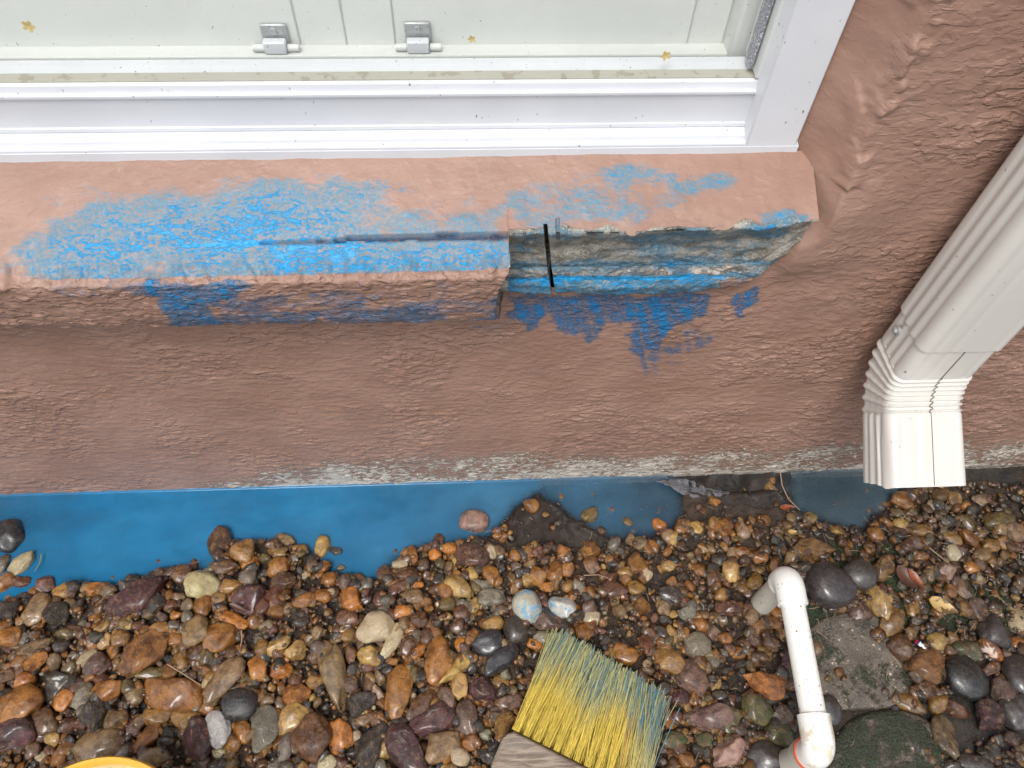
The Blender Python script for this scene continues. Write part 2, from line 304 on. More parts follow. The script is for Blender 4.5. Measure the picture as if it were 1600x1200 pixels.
# profile key points: (depth y, photo row) as they vary along the sill
KEYS = [
 ('win',   [.034]*13,                                                         [252, 251, 247, 243, 242, 242, 241, 240, 238, 236, 235, 235, 236]),
 ('edge',  [-.054, -.054, -.054, -.054, -.054, -.020, -.020, -.020, -.019, -.019, -.018, -.017, -.010], [444, 441, 436, 428, 424, 366, 364, 363, 357, 356, 352, 346, 345]),
 ('e2',    [-.0575]*5+[-.016, -.016, -.015, -.015, -.014, -.014, -.014, -.010], [452, 449, 443, 436, 432, 372, 372, 372, 368, 366, 362, 352, 346]),
 ('f1',    [-.0575]*5+[-.008, -.008, -.007, -.007, -.007, -.008, -.011, -.010], [458, 455, 450, 443, 440, 384, 382, 381, 379, 377, 375, 360, 347]),
 ('f2',    [-.0565]*5+[-.006, -.007, -.006, -.006, -.006, -.007, -.010, -.010], [470, 467, 463, 458, 455, 412, 412, 411, 408, 406, 404, 372, 348]),
 ('g',     [-.0555]*5+[-.005, -.005, -.005, -.005, -.006, -.006, -.009, -.010], [482, 479, 475, 472, 470, 416, 415, 414, 411, 409, 407, 377, 349]),
 ('b1',    [-.0545]*5+[-.010, -.010, -.010, -.009, -.009, -.008, -.009, -.009], [492, 489, 485, 482, 480, 419, 418, 416, 414, 412, 410, 380, 350]),
 ('b2',    [-.0530]*5+[-.013, -.013, -.013, -.012, -.011, -.009, -.008, -.009], [500, 497, 493, 489, 487, 436, 432, 433, 431, 430, 432, 392, 351]),
 ('l1',    [-.0510]*5+[-.021, -.021, -.021, -.019, -.015, -.010, -.007, -.008], [509, 506, 502, 497, 495, 439, 435, 435, 433, 432, 435, 396, 352]),
 ('l2',    [-.0470]*5+[-.024, -.024, -.024, -.021, -.016, -.010, -.006, -.008], [514, 511, 506, 501, 499, 448, 447, 450, 447, 439, 438, 400, 353]),
 ('l3',    [-.0300]*5+[-.020, -.020, -.020, -.017, -.012, -.006, -.004, -.006], [512, 509, 504, 500, 498, 456, 458, 461, 458, 446, 441, 404, 354]),
 ('wall',  [.0040]*13,                                                       None)]
NS = [75, 35, 5, 5, 14, 8, 5, 12, 6, 10, 9, 14]; S0 = 109
def col_depth(px): return px
def sill_col(px):
    pts = []; 
    for k, ys, rows in KEYS:
        y = float(np.interp(px, XP, ys))
        if rows is None: pts.append((y, pts[-1][1]+(.003), 0)); continue
        r = float(np.interp(px, XP, rows))
        if k == 'edge' and px > 795:          # the broken edge lies on the same sloping plane
            a_ = at_y(px, pts[0][2], .034); b_ = at_y(px, np.interp(px, [795, 1300], [424, 408]), -.054); lo, hi = 0., 1.
            for _ in range(30):
                m = (lo+hi)/2; q = a_+(b_-a_)*m; (lo, hi) = (m, hi) if proj(q)[1] < r else (lo, m)
            q = a_+(b_-a_)*lo; pts.append((q[1], q[2], r)); continue
        p = at_y(px, r, y); pts.append((y, p[2], r))
    a_, e_ = pts[0], pts[1]
    if px > 795: b_ = at_y(px, np.interp(px, [795, 1300], [424, 408]), -.054); e_ = (b_[1], b_[2])
    f = .46; pts.insert(1, (a_[0]+(e_[0]-a_[0])*f, a_[1]+(e_[1]-a_[1])*f, 0))
    return pts
X_END = at_y(1283, 300, -.006)[0]; X_CUT = at_y(795, 400, -.04)[0]
xs = np.concatenate([np.linspace(-2.6, -.75, 60)[:-1], np.arange(-.75, X_END, .0014), np.arange(at_y(840, 400, -.01)[0], at_y(884, 400, -.01)[0], .0004)])
xs = np.unique(np.append(xs[np.abs(xs-X_CUT) > .0009], [X_CUT-.0009, X_CUT-.00003, X_CUT+.00003, X_CUT+.0009]))
prof = []
for x in xs:
    px = 795 + (x-X_CUT)/.622*F
    if abs(px-795) < .1: px = 795+math.copysign(.1, px-795)
    #           # local photo column of this section (used only to look the profile up)
    px = px*1.0
    pts = sill_col(max(px, -20)) if px < 794.999 or px > 795.001 else sill_col(px)
    rows = []
    for i, n in enumerate(NS):
        (ya, za), (yb, zb) = pts[i][:2], pts[i+1][:2]
        t = np.linspace(0, 1, n, endpoint=False); rows += list(zip(ya+(yb-ya)*t, za+(zb-za)*t))
    rows.append(pts[-1][:2]); prof.append(rows)
prof = np.array(prof)
nx, ns = prof.shape[:2]
P = np.zeros((nx, ns, 3)); P[..., 0] = xs[:, None]; P[..., 1:] = prof
sI = np.arange(ns)[None, :]
jag = -.011*sstep(S0-4, S0+40, sI)*sstep(S0+95, S0+60, sI)+(fbm(np.stack([sI*.13, 0*sI, 0*sI], -1), 91, 4)-.5)*.006*sstep(S0-14, S0, sI)
P[..., 0] += jag*np.clip(1-np.abs(P[..., 0]-X_CUT)/.030, 0, 1)
# normals of the ideal profile
dP = np.gradient(P, axis=1); Nn = np.stack([np.zeros((nx, ns)), dP[..., 2], -dP[..., 1]], -1)
Nn /= np.linalg.norm(Nn, axis=-1, keepdims=True)+1e-9
PX, PY = proj(P); cut = (xs > X_CUT)[:, None]&np.ones((1, ns), bool)
sidx = np.arange(ns)[None, :]*np.ones((nx, 1)); SLOPE = sidx < S0; FR = ~SLOPE
amp = np.where(cut, .24, .24+.76*sstep(S0-7, S0+5, sidx))
disp = stucco_relief(P, 1)*amp + (fbm(P*30, 51, 3)-.5)*.003*SLOPE
broke = cut & (sidx >= S0-1)
disp += np.where(broke, (fbm(P*np.array((260, 300, 300)), 78, 3)-.5)*.0028, 0)
disp += np.where(broke, (fbm(P*np.array((60, 120, 120)), 77, 4)-.5)*.008*np.interp(sidx-S0, [-2, 1, 18, 36, 46, 56], [.3, 1.3, 1.0, .35, 1.5, .9]), 0)
edge_rag = np.where(SLOPE & cut, sstep(75, S0, sidx)*(fbm(np.stack([P[..., 0]*55, 0*P[..., 0]+3, 0*P[..., 0]], -1), 5, 3)-.5), 0)
edge_rag = edge_rag*sstep(0, .006, P[..., 0]-X_CUT); P[..., 1] += edge_rag*.017; P[..., 2] += edge_rag*.008
disp += np.where((~cut) & (sidx > S0-14) & (sidx < S0+16), (fbm(P*np.array((110, 60, 60)), 88, 4)-.5)*.010*sstep(15, 3, np.abs(sidx-S0)), 0)
# saw cuts
gy = np.interp(PX, [300, 430, 560, 640, 795, 850], [384, 379, 374, 370, 368, 368])+(fbm(np.stack([P[..., 0]*60, 0*P[..., 0], 0*P[..., 0]], -1), 131, 3)-.5)*5
gw = np.interp(PX, [392, 402, 470, 600, 795, 800], [0, .5, 1.7, 3.6, 4.6, 0.])
groove = np.where(SLOPE, sstep(1.12, .85, np.abs(PY-gy)/np.maximum(gw+(vnoise(P*130, 9)-.5)*1.6, .01))*(gw > .4), 0)
disp -= groove*.012
kx = 851+(PY-357)*.145+1.5*np.sin(PY*.04); kerf = sstep(1.25, .85, np.abs(PX-kx)/2.6)*(PY > 356)*(PY < 466)
kx2 = 872+0*PX; kerf2 = sstep(1.5, .7, np.abs(PX-kx2)/2.5)*(PY > 347)*(PY < 376)
disp = np.where(kerf > .02, disp*.3, disp)-kerf2*.0025*cut
P = P+Nn*disp[..., None]; P[..., 1] += kerf*.030
PX0, PY0 = PX, PY; PX = PX+(fbm(P*70, 111, 4)-.5)*46; PY = PY+(fbm(P*70, 112, 4)-.5)*26
b = blue_sill(PX, PY)*SLOPE
fb = np.where(~cut & FR, .70*poly(PX, PY, [(230, 440), (400, 440), (350, 465), (325, 475), (352, 515), (270, 515), (262, 480), (235, 462)], 8)
     + .33*poly(PX, PY, [(340, 455), (790, 440), (790, 515), (350, 515)], 18)+.18*ell(PX, PY, 520, 498, 150, 9, .6)+.2*ell(PX, PY, 780, 480, 14, 30, .6)+.38*poly(PX, PY, [(60, 440), (240, 437), (240, 462), (90, 462)], 7), 0)
fb = fb*(.72+.55*fbm(P*np.array((120, 60, 60)), 114, 3)); PX, PY = PX0, PY0
cb = np.where(cut & FR, np.interp(PY-np.interp(PX, XP, KEYS[6][2]), [-60, -35, -12, -2, 4, 14, 17, 30, 48], [.40, .16, .16, .50, .26, .28, .85, .70, .62])-.5*sstep(1100, 1140, PX)*sstep(428, 434, PY), 0)
cb += np.where(cut & FR, .25*ell(PX, PY, 1060, 390, 90, 25, .6)+.3*ell(PX, PY, 1200, 360, 30, 14, .6)-.12*ell(PX, PY, 920, 385, 70, 16, .6)+.12*ell(PX, PY, 820, 390, 25, 25, .6), 0)
b = b+fb+cb
greyv = np.where(cut & (sidx >= S0-1), 1.0-1.3*sstep(1105, 1150, PX)*sstep(434, 438, PY)*(PX < 1215), 0.0)
greyv = np.maximum(greyv, groove*.3); greyv = np.maximum(greyv, .9*ell(PX, PY, 812, 362, 26, 7, .5)*cut); greyv = np.maximum(greyv, kerf)
b = np.where(groove > .3, .62, b); b = np.where(kerf > .2, np.where(PY > 452, .8, -.6), b); b = np.where(kerf2 > .3, .3, b)
solid = np.where(SLOPE, sstep(1.2, .8, np.abs(PY-(384-(PX-300)*.038))/np.interp(PX, [290, 340, 425, 470], [.3, 3.4, 3.2, 0.1]))*(PX > 288)*(PX < 470), 0)*(1-groove)
solid = np.maximum(solid, np.where(cut & (np.abs(PY-np.interp(PX, XP, KEYS[8][2])) < 2.0) & (PX < 1140), .8*sstep(.35, .5, vnoise(P*60, 4)), 0))
deep = np.where(SLOPE, sstep(.2, .5, groove), np.where(cut & (sidx >= S0), .15, .85))
r1 = np.interp(PX, XP, KEYS[6][2]); r2 = np.interp(PX, XP, KEYS[7][2]); rl = np.interp(PX, XP, KEYS[9][2])
pband = np.where(cut & FR & (PX < 1222), np.maximum(1.0*sstep(r1-1, r1+2, PY)*sstep(r2+1, r2-2, PY), .60*sstep(r2+2, r2+5, PY)*sstep(rl+14, rl+8, PY)), 0)-.35
house = empty('house', (0, 0, 0)); tag(house, 'terracotta pink stucco house wall with white window and blue stained broken sill', 'house')
mesh_np('window_sill', P, grid_faces(nx, ns, flip=True), M_STUCCO, house,
        dict(blue=b.ravel(), grey=greyv.ravel(), solid=solid.ravel(), deep=deep.ravel(), smooth=np.where(cut, np.where(SLOPE, 1.0, .8), sstep(S0+3, S0-7, sidx)).ravel(), peel=pband.ravel(), moss=np.full(P.shape[:2], -1.).ravel()))['label'] = 'sloping stucco sill with blue paint, right part of its moulding broken off to grey concrete'
# wall
SIDX_OK = True
x1 = np.concatenate([np.linspace(-2.6, -.72, 40)[:-1], np.arange(-.72, .86, .0017), np.linspace(.86, 2.8, 40)])
z1 = np.concatenate([np.linspace(-.12, -.01, 8)[:-1], np.arange(-.01, .80, .0017), np.linspace(.80, 2.5, 50)])
XX, ZZ = np.meshgrid(x1, z1, indexing='ij'); YY = np.zeros_like(XX)
ZO, XO, YF = .47, at_y(1237, 236, .034)[0], .034         # window opening: sill level, right edge, frame plane
cx = .2930+.004*(fbm(np.stack([ZZ*30, 0*ZZ, 0*ZZ], -1), 72, 3)-.5)
inz = sstep(ZO-.005, ZO+.03, ZZ)*(ZZ < 1.55)
YY += np.where(ZZ > ZO-.01, (YF+.012)*np.clip(1-(XX-XO+.004+(fbm(np.stack([ZZ*40, 0*ZZ, 0*ZZ], -1), 71, 3)-.5)*.003)/(cx+.006-XO+.004), 0, 1)**.85*inz, 0)
bul = ell(XX, ZZ, .245, .475, .040, .055, .8); YY -= .012*sstep(X_END-.010, X_END+.003, XX)*sstep(.375, .285, XX)*sstep(.405, .455, ZZ)*sstep(.560, .500, ZZ)
PX, PY = proj(np.stack([XX, YY, ZZ], -1)); P = np.stack([XX, YY, ZZ], -1)
WPX, WPY = PX, PY; PX = PX+(fbm(P*60, 121, 4)-.5)*50; PY = PY+(fbm(P*60, 122, 4)-.5)*40
reveal = sstep(.312, .292, XX+(fbm(np.stack([XX*60, 0*ZZ, ZZ*60], -1), 73, 3)-.5)*.02)*(ZZ > .44); smo = np.clip(reveal+.8*ell(XX, ZZ, .265, .47, .035, .05, .5), 0, 1)
smo = np.maximum(smo, .85*ell(PX, PY, 80, 560, 130, 45, .5)); smo = np.maximum(smo, .75*sstep(.46, .60, fbm(P*14, 61, 3)))
P[..., 1] -= stucco_relief(P, 1)*(1.0-.75*smo)*(1+.15*(XX > .26))
P[..., 1] -= .0045*sstep(.018, .0, np.abs(XX-.300+(fbm(P*25, 63, 3)-.5)*.03))*sstep(.5, .7, fbm(P*60, 64, 3)+.12)*(ZZ > .53)
wb = .72*poly(PX, PY, [(792, 460), (1112, 455), (1100, 490), (1050, 512), (1035, 530), (1002, 560), (985, 540), (990, 515), (955, 505), (925, 520), (880, 530), (870, 500), (830, 510), (792, 500)], 12)*1.0
wb = np.maximum(wb, .8*poly(PX, PY, [(1158, 452), (1182, 450), (1165, 492), (1148, 497)], 5)); wb = np.maximum(wb, .8*poly(PX, PY, [(1020, 500), (1055, 500), (1022, 550), (1000, 556)], 5))
wb = np.maximum(wb, .34*poly(PX, PY, [(990, 540), (1060, 520), (1120, 505), (1080, 590), (1000, 600)], 20)); wb = np.maximum(wb, .3*poly(PX, PY, [(700, 505), (800, 505), (800, 520), (700, 520)], 6))
wb = np.maximum(wb, .75*poly(PX, PY, [(862, 462), (875, 462), (880, 520), (868, 520)], 3)); wb = np.maximum(wb, .25*ell(PX, PY, 1290, 335, 25, 50, .7))
wb = wb*(.30+1.45*fbm(np.stack([XX*210+ZZ*70, 0*XX, ZZ*22], -1), 95, 3))*sstep(2.6, .2, np.hypot((PX-960)/150, (PY-470)/60))**.35 if True else wb
PX, PY = WPX, WPY
pe = peel_attr(PX, PY, ZZ); mo = .34*sstep(.022, .0, ZZ)*sstep(100, 350, PX)+.25*ell(PX, PY, 500, 740, 160, 14, .6)-.2
fc = grid_faces(len(x1), len(z1))
xc = (x1[:-1]+x1[1:])/2; zc = (z1[:-1]+z1[1:])/2; XC, ZC = np.meshgrid(xc, zc, indexing='ij')
kpx, kpy = proj(np.stack([XC, 0*XC, ZC], -1))
keep = ~((XC < XO-.028) & (XC > -1.6) & (ZC > ZO+.004) & (ZC < 1.55)) & ~((XC < .215) & (ZC > .455) & (ZC < ZO+.01)) & (poly(kpx, kpy, [(770, 300), (1235, 300), (1230, 345), (1180, 420), (1160, 428), (1100, 436), (1000, 448), (770, 450)], 1) < .5)
mesh_np('wall', P, grid_faces(len(x1), len(z1), keep), M_STUCCO, house,
        dict(blue=wb.ravel(), grey=(-.5+.0*wb).ravel(), solid=np.zeros(wb.size), deep=np.ones(wb.size), smooth=smo.ravel(), peel=pe.ravel(), moss=mo.ravel()))
# ================================================================ WINDOW
XL = -1.6
def zrow(row, y, px=600): return at_y(px, row, y)[2]
def xcol(px, row, y): return at_y(px, row, y)[0]
XJ = xcol(1172, 206, .050)                       # where the rail meets the jamb
def strip(mb, prof, xa, xb):                     # prof (y,z) extruded along x
    mb.loft([[(xa, y, z) for y, z in prof], [(xb, y, z) for y, z in prof]], caps=True)
zb = zrow(246, .033)
prof1 = [(.033, zb-.02), (.033, zrow(235, .033)), (.0335, zrow(234, .0335)), (.041, zrow(223, .041)), (.0415, zrow(217, .0415)), (.046, zrow(211, .046)), (.0462, zrow(208.5, .0462)), (.052, zrow(201, .052)), (.090, zrow(201, .052)), (.090, zb-.02)]
mb = MB(); strip(mb, prof1, XL, XO+.004)
win = mb.build('window', M_VINYL, house, bevel=.0007); win['label'] = 'white vinyl window frame track set above the stucco sill'
mb = MB(); yr = .050
prof2 = [(yr+.003, zrow(204, yr)), (yr, zrow(203, yr)), (yr, zrow(197.5, yr)), (yr+.0012, zrow(196.3, yr)), (yr+.0012, zrow(153, yr+.001)), (yr-.0012, zrow(151.5, yr-.001)), (yr-.0012, zrow(147, yr-.001)), (yr+.002, zrow(144.5, yr+.001)), (yr+.003, zrow(131, yr+.003)), (yr+.004, zrow(129, yr+.004)), (.085, zrow(129, yr+.004)), (.085, zrow(204, yr))]
strip(mb, prof2, XL, XJ+.02); mb.build('sash_rail', M_VINYL, win, bevel=.0004)
yg = .0585
mb = MB(); mb.box(XL, xcol(1178, 121, yg)+.004, yg-.002, yg+.008, zrow(129.5, yr+.004)-.003, zrow(123.3, yg-.002)); mb.build('gasket', M_GASKET, win, bevel=.0006)
# jambs: broad white face, standing proud of the rail
xa, xb_ = xcol(1165, 229, .034), XO+.002; zt = 1.55
mb = MB(); mb.box(xa, xb_, .0345, .09, zrow(231, .0345, 1200), zt); mb.build('jamb', M_VINYL, win, bevel=.0012)
mb = MB(); mb.box(XL, XL+.05, .0345, .09, zrow(231, .0345), zt); mb.build('jamb', M_VINYL, win, bevel=.0012)
mb = MB(); mb.box(XL+.05, xa-.0001, .036, .09, zt-.05, zt); mb.build('head_rail', M_VINYL, win, bevel=.0012)
zr = zrow(126.5, yr+.004)
xs0 = xcol(1180, 124, .052)
mb = MB(); mb.box(xs0, xa+.003, .0525, .088, zr+.0012, zt-.051); mb.build('stile', plain('grey_vinyl', (.62, .64, .62), .35, .5, .3, (.2, .2, .2), 300, dth=.7), win, bevel=.0006)
xsp = xcol(1168, 116, .060)
mb = MB(); mb.box(xsp, xs0-.0012, .0605, .075, zr+.0035, zt-.06); mb.build('glass_spacer', M_SPACER, win, bevel=.0005)
# glass with real thickness
mb = MB(); mb.box(XL+.05, xsp+.004, .0655, .0685, zr-.006, zt-.052); mb.build('glass_pane', M_GLASS, win)
# inner white shutter panel behind the glass
yb = .118; zl = zrow(70.5, yb); yf = at_z(600, 87, zl)[1]
xin = xcol(1129, 68, yb)
mb = MB(); strip(mb, [(yf, zr-.03), (yf, zl-.001), (yf+.001, zl), (yb+.002, zl), (yb+.002, zr-.03)], XL+.02, xcol(1136, 87, yf)); mb.build('inner_ledge', M_VINYL2, win, bevel=.0012)
mb = MB(); gx = [XL+.02]+[xcol(p, 60, yb) for p in (468, 541, 618, 1076)]+[xin]
for i in range(len(gx)-1): mb.box(gx[i]+.0003, gx[i+1]-.0003, yb, yb+.0022, zl-.004, zt)
mb.build('inner_panel', M_VINYL2, win, bevel=.0014)
mb = MB(); mb.box(XL, XO+.1, yb+.0016, yb+.03, zl-.08, zt+.05); mb.build('backing_board', plain('grey_board', (.57, .585, .555), .5), win)
mb = MB(); mb.box(xin+.001, xs0+.03, yf-.006, yb+.01, zr-.03, zt); mb.build('inner_stile', M_VINYL2, win, bevel=.004, seg=4)
for (pc, pr) in ((430, 55), (653, 53)):
    c0 = xcol(pc, pr, yb-.002); s = .0105; zt0 = zrow(pr-18, yb-.003); 
    mb = MB(); mb.box(c0-s, c0+s, yb-.004, yb-.0005, zl+.001, zt0); lt = mb.build('latch', M_ZINC, win, bevel=.0012)
    zm = zrow(pr+1, yf+.006)
    mb = MB(); mb.box(c0-s*.86, c0+s*.86, yf+.001, yb-.006, zl+.0004, zl+.011); mb.build('catch_block', M_VINYL, lt, bevel=.0012)
    for sx in (-1, 1):
        mb = MB(); mb.tube([(c0+sx*s*.9, yf+.006, zl+.0035), (c0+sx*s*1.75, yf+.006, zl+.0035)], .0030, 14); mb.build('barrel', M_VINYL2, lt, smooth=True)
    mb = MB(); mb.tube([(c0, yb-.004, zt0-.0055), (c0, yb-.0055, zt0-.0055)], [.0032, .0026], 14); mb.build('screw', M_ZINC, lt, smooth=True)
def blossom(px, py, y, r, lab):
    c = at_y(px, py, y); mb = MB(); n = 5
    for k in range(n):
        a = 2*math.pi*k/n+px; d = np.array((math.cos(a), 0, math.sin(a))); e = np.array((-math.sin(a), 0, math.cos(a))); u = np.array((0, -1, 0))
        v = [np.zeros(3), d*r*.55-e*r*.32+u*.0004, d*r*1.0-e*r*.18+u*.0008, d*r*1.0+e*r*.2+u*.0008, d*r*.55+e*r*.34+u*.0004]
        k0 = len(mb.v); mb.v += [tuple(p) for p in v]+[tuple(p+u*.0005) for p in v]; mb.f += [tuple(k0+i for i in range(5)), tuple(k0+5+i for i in (4, 3, 2, 1, 0))]+[(k0+i, k0+(i+1) % 5, k0+5+(i+1) % 5, k0+5+i) for i in range(5)]
    o = mb.build('fallen_blossom', M_BLOS); o.location = c; tag(o, lab, 'blossom', 'tiny blossoms stuck to the window glass')
M_BLOS = plain('dry_blossom', (.58, .46, .20), .7, .2, .4, (.3, .2, .08), 400)
blossom(45, 40, .0650, .0045, 'tan blossom stuck on the glass at its far left'); blossom(737, 60, .0650, .0030, 'smallest tan blossom on the glass, right of the latches'); blossom(1040, 86, .0650, .0040, 'five petalled tan blossom on the glass near the white jamb')
# ================================================================ DOWNSPOUT
WX, WY = .079, .057                                 # section across the wall, away from the wall
c_fl = at_y(1437, 549, -.013-WY); XC0 = c_fl[0]+WX/2+.001; YC0 = -.013-WY/2; ZSEAM = c_fl[2]
def section(t, corr=0.0, grow=0.0, n=132, ribs=1.0, flat=1.0):
    # rounded rectangle, long side along x, with drawn ribs; returns local (u: x, v: front(+)/back(-))
    r = .010; hx, hy = WX/2+grow, WY/2+grow; pts = []
    segs = [((hx-r, hy-r), 0), ((-hx+r, hy-r), 90), ((-hx+r, -hy+r), 180), ((hx-r, -hy+r), 270)]
    for i, ((cx_, cy_), a0) in enumerate(segs):
        for k in range(9):
            a = math.radians(a0+90*k/8); pts.append((cx_+r*math.cos(a), cy_+r*math.sin(a)))
        nx_, ny_ = segs[(i+1) % 4][0]; a1 = math.radians(a0+90)
        ex_, ey_ = nx_+r*math.cos(a1), ny_+r*math.sin(a1); sx_, sy_ = pts[-1]
        for k in range(1, 24):
            f = k/24; x_, y_ = sx_+(ex_-sx_)*f, sy_+(ey_-sy_)*f
            wv = 0
            if i in (1, 3): wv = .0010*ribs*math.sin(f*math.pi*2*3.0-1.2)*min(1, f*6, (1-f)*6)     # side faces ribbed
            else: wv = .0006*ribs*(max(0, math.sin((f-.62)*math.pi*2*4.0)) if f > .62 else (max(0, math.sin((f)*math.pi*2*5)) if f < .2 else 0))
            nxn, nyn = math.cos(a1), math.sin(a1); pts.append((x_-nxn*wv, y_-nyn*wv))
    return pts
def ring(cy, cz, ang, **k):                          # ang: 0 = axis straight down; 90 = axis straight out
    a = math.radians(ang); fr = np.array((0, -math.cos(a), math.sin(a)))    # direction of 'front' of section
    # axis = (0,-sin a,-cos a); front turns upward as the elbow kicks out
    return [np.array((XC0, cy, cz))+np.array((1, 0, 0))*u+fr*v for u, v in section(0, **k)]
spout = empty('downspout', (XC0, YC0, .12)); tag(spout, 'off white ribbed metal downspout with kicked out elbow at the right, fixed beside the window', 'downspout')
mb = MB(); zz = list(np.linspace(2.5, ZSEAM+.03, 24))+[ZSEAM+.02, ZSEAM+.01, ZSEAM+.003, ZSEAM]
mb.loft([ring(YC0, z, 0, grow=.0020) for z in zz], caps=False)
mb.loft([ring(YC0, z, 0, grow=-.0006) for z in (ZSEAM, ZSEAM+.06)], caps=False)
mb.build('pipe', M_ALU, spout, smooth=True)
# elbow
zfa = at_y(1450, 592, YC0-WY/2)[2]; BEND = 58.0; rt = .040; rc = rt+WY/2        # throat radius / centre radius
rings = []
for z in np.linspace(ZSEAM+.03, zfa, 12): rings.append(ring(YC0, z, 0, ribs=1))
NR = 7; K = 12
for i in range(NR*K+1):
    f = i/(NR*K); a = math.radians(BEND*f); ph = (i % K)/K
    g = .0021*max(0, 1-abs(ph-.72)/.28)**.7-.0006 if 0 < i < NR*K else 0     # sharp crimps
    cyc = YC0-rc*(1-math.cos(a)); czc = zfa-rc*math.sin(a)
    rings.append(ring(cyc, czc, BEND*f, grow=g, ribs=.12))
ax = np.array((0, -math.sin(math.radians(BEND)), -math.cos(math.radians(BEND)))); e0 = np.array((0, YC0-rc*(1-math.cos(math.radians(BEND))), zfa-rc*math.sin(math.radians(BEND))))
LO = .074
for s_ in np.linspace(.002, LO, 14): p = e0+ax*s_; rings.append(ring(p[1], p[2], BEND, grow=.0006+.0012*s_/LO, ribs=1.3))
p = e0+ax*LO; rings.append(ring(p[1], p[2], BEND, grow=-.0002, ribs=1.3)); q = e0+ax*.02; rings.append(ring(q[1], q[2], BEND, grow=-.0014, ribs=1.3))
mb = MB(); mb.loft(rings, caps=False); el = mb.build('elbow', M_ALU, spout, smooth=True); el['label'] = 'crimped elbow with wide bright outlet'
# dent in the outlet face
for v in el.data.vertices:
    qx, qy = proj(np.array(v.co)); 
    if v.co.z < zfa and qy > 655: v.co.z -= .0035*math.exp(-((qx-1381-(qy-700)*.10)/7)**2)*sstep(660, 700, qy); v.co.z += .0015*math.exp(-((qx-1368)/7)**2)*sstep(660, 700, qy)
# lock seam running down the front of the elbow
sx = at_y(1470, 592, YC0-WY/2)[0]-XC0; path = []
def fpt(cyc, czc, ang, u, off): a = math.radians(ang); return np.array((XC0+u, cyc, czc))+np.array((0, -math.cos(a), math.sin(a)))*(WY/2+off)
for z in np.linspace(ZSEAM-.001, zfa, 8): path.append(fpt(YC0, z, 0, sx, .0002))
for i in range(NR*K+1):
    f = i/(NR*K); a = math.radians(BEND*f); ph = (i % K)/K; g = .0021*max(0, 1-abs(ph-.72)/.28)**.7-.0006 if 0 < i < NR*K else 0
    path.append(fpt(YC0-rc*(1-math.cos(a)), zfa-rc*math.sin(a), BEND*f, sx+.0022*math.sin(ph*2*math.pi), g+.0001))
for s_ in np.linspace(.004, LO-.001, 6): p = e0+ax*s_; path.append(fpt(p[1], p[2], BEND, sx, .0004+.0012*s_/LO))
mb = MB(); mb.tube(path, .00055, 6); mb.build('lock_seam', M_SEAM, spout, smooth=True)
# screw through the side of the pipe
scx = at_y(1401, 516, YC0-.006); xl = XC0-WX/2-.0022
r0 = ray(1401, 516); tt = (xl-C[0])/r0[0]; ps = C+r0*tt
mb = MB(); mb.tube([(xl+.0015, ps[1], ps[2]), (xl-.0006, ps[1], ps[2]), (xl-.0010, ps[1], ps[2])], [.0052, .0052, .0044], 20); s1 = mb.build('screw', M_ZINC, spout, smooth=True)
mb = MB(); mb.tube([(xl-.0008, ps[1], ps[2]), (xl-.0036, ps[1], ps[2])], [.0034, .0030], 6); mb.build('screw_head', M_ZINC, s1)
adopt(spout)
# ================================================================ GROUND, WATER
P1 = [(-200, 700), (830, 700), (834, 762), (800, 800), (765, 828), (715, 840), (668, 850), (610, 868), (598, 893), (560, 905), (525, 893), (500, 862), (470, 850), (420, 838), (350, 842), (325, 885), (262, 888), (205, 903), (160, 912), (110, 905), (90, 925), (40, 935), (-60, 935), (-200, 935)]
P2 = [(826, 700), (1030, 700), (1060, 760), (1062, 800), (1045, 822), (1005, 838), (955, 835), (905, 812), (855, 775), (828, 755)]
P3 = [(1228, 700), (1420, 700), (1408, 755), (1375, 800), (1345, 828), (1290, 815), (1245, 795), (1225, 760)]
P4 = [(1400, 700), (1800, 700), (1800, 752), (1500, 758), (1410, 765)]
P5 = [(1040, 700), (1240, 700), (1235, 765), (1100, 775), (1050, 760)]
LR = [(1260, 940), (1400, 930), (1700, 980), (1700, 1300), (1180, 1300), (1230, 1120)]
def height(x, y):
    P_ = np.stack([x, y, 0*x], -1); px, py = proj(P_); wob = (fbm(P_*28, 201, 3)-.5)*34
    g = .006+(fbm(P_*18, 203, 4)-.5)*.014+(fbm(P_*90, 204, 3)-.5)*.006
    m = np.clip(poly(px+wob, py+wob*.4, P1, 16)+.62*poly(px+wob, py+wob*.4, P2, 16)+.6*poly(px+wob, py, P3, 16)+.28*poly(px, py, P4, 8)+.22*poly(px, py, P5, 8), 0, 1)
    g = g*(1-m)-.038*m
    g -= .010*poly(px, py, LR, 40)
    return g, px, py
gx_ = np.concatenate([-np.geomspace(.9, 40, 24)[::-1], np.arange(-.897, .9, .003), np.geomspace(.9, 40, 24)])
gy_ = np.concatenate([-np.geomspace(.62, 40, 24)[::-1], np.arange(-.617, .05, .003)])
GX, GY = np.meshgrid(gx_, gy_, indexing='ij'); GZ, gpx, gpy = height(GX, GY)
far = sstep(.8, 1.3, np.hypot(GX, GY)); GZ = GZ*(1-far)+.004*far
gm = np.clip(.75*poly(gpx, gpy, [(1230, 840), (1400, 860), (1620, 930), (1620, 1000), (1350, 1000), (1260, 1010), (1180, 1000)], 40)+.3*ell(gpx, gpy, 1330, 870, 90, 30), -1, 1)
g = mesh_np('ground', np.stack([GX, GY, GZ], -1), grid_faces(len(gx_), len(gy_)), M_SOIL, None, dict(moss=gm.ravel())); g['kind'] = 'structure'
wx = np.arange(-1.0, 1.0, .005); wy = np.concatenate([np.arange(-.66, -.012, .005), np.arange(-.012, .021, .0008)]); WXg, WYg = np.meshgrid(wx, wy, indexing='ij'); gz, wpx, wpy = height(WXg, WYg)
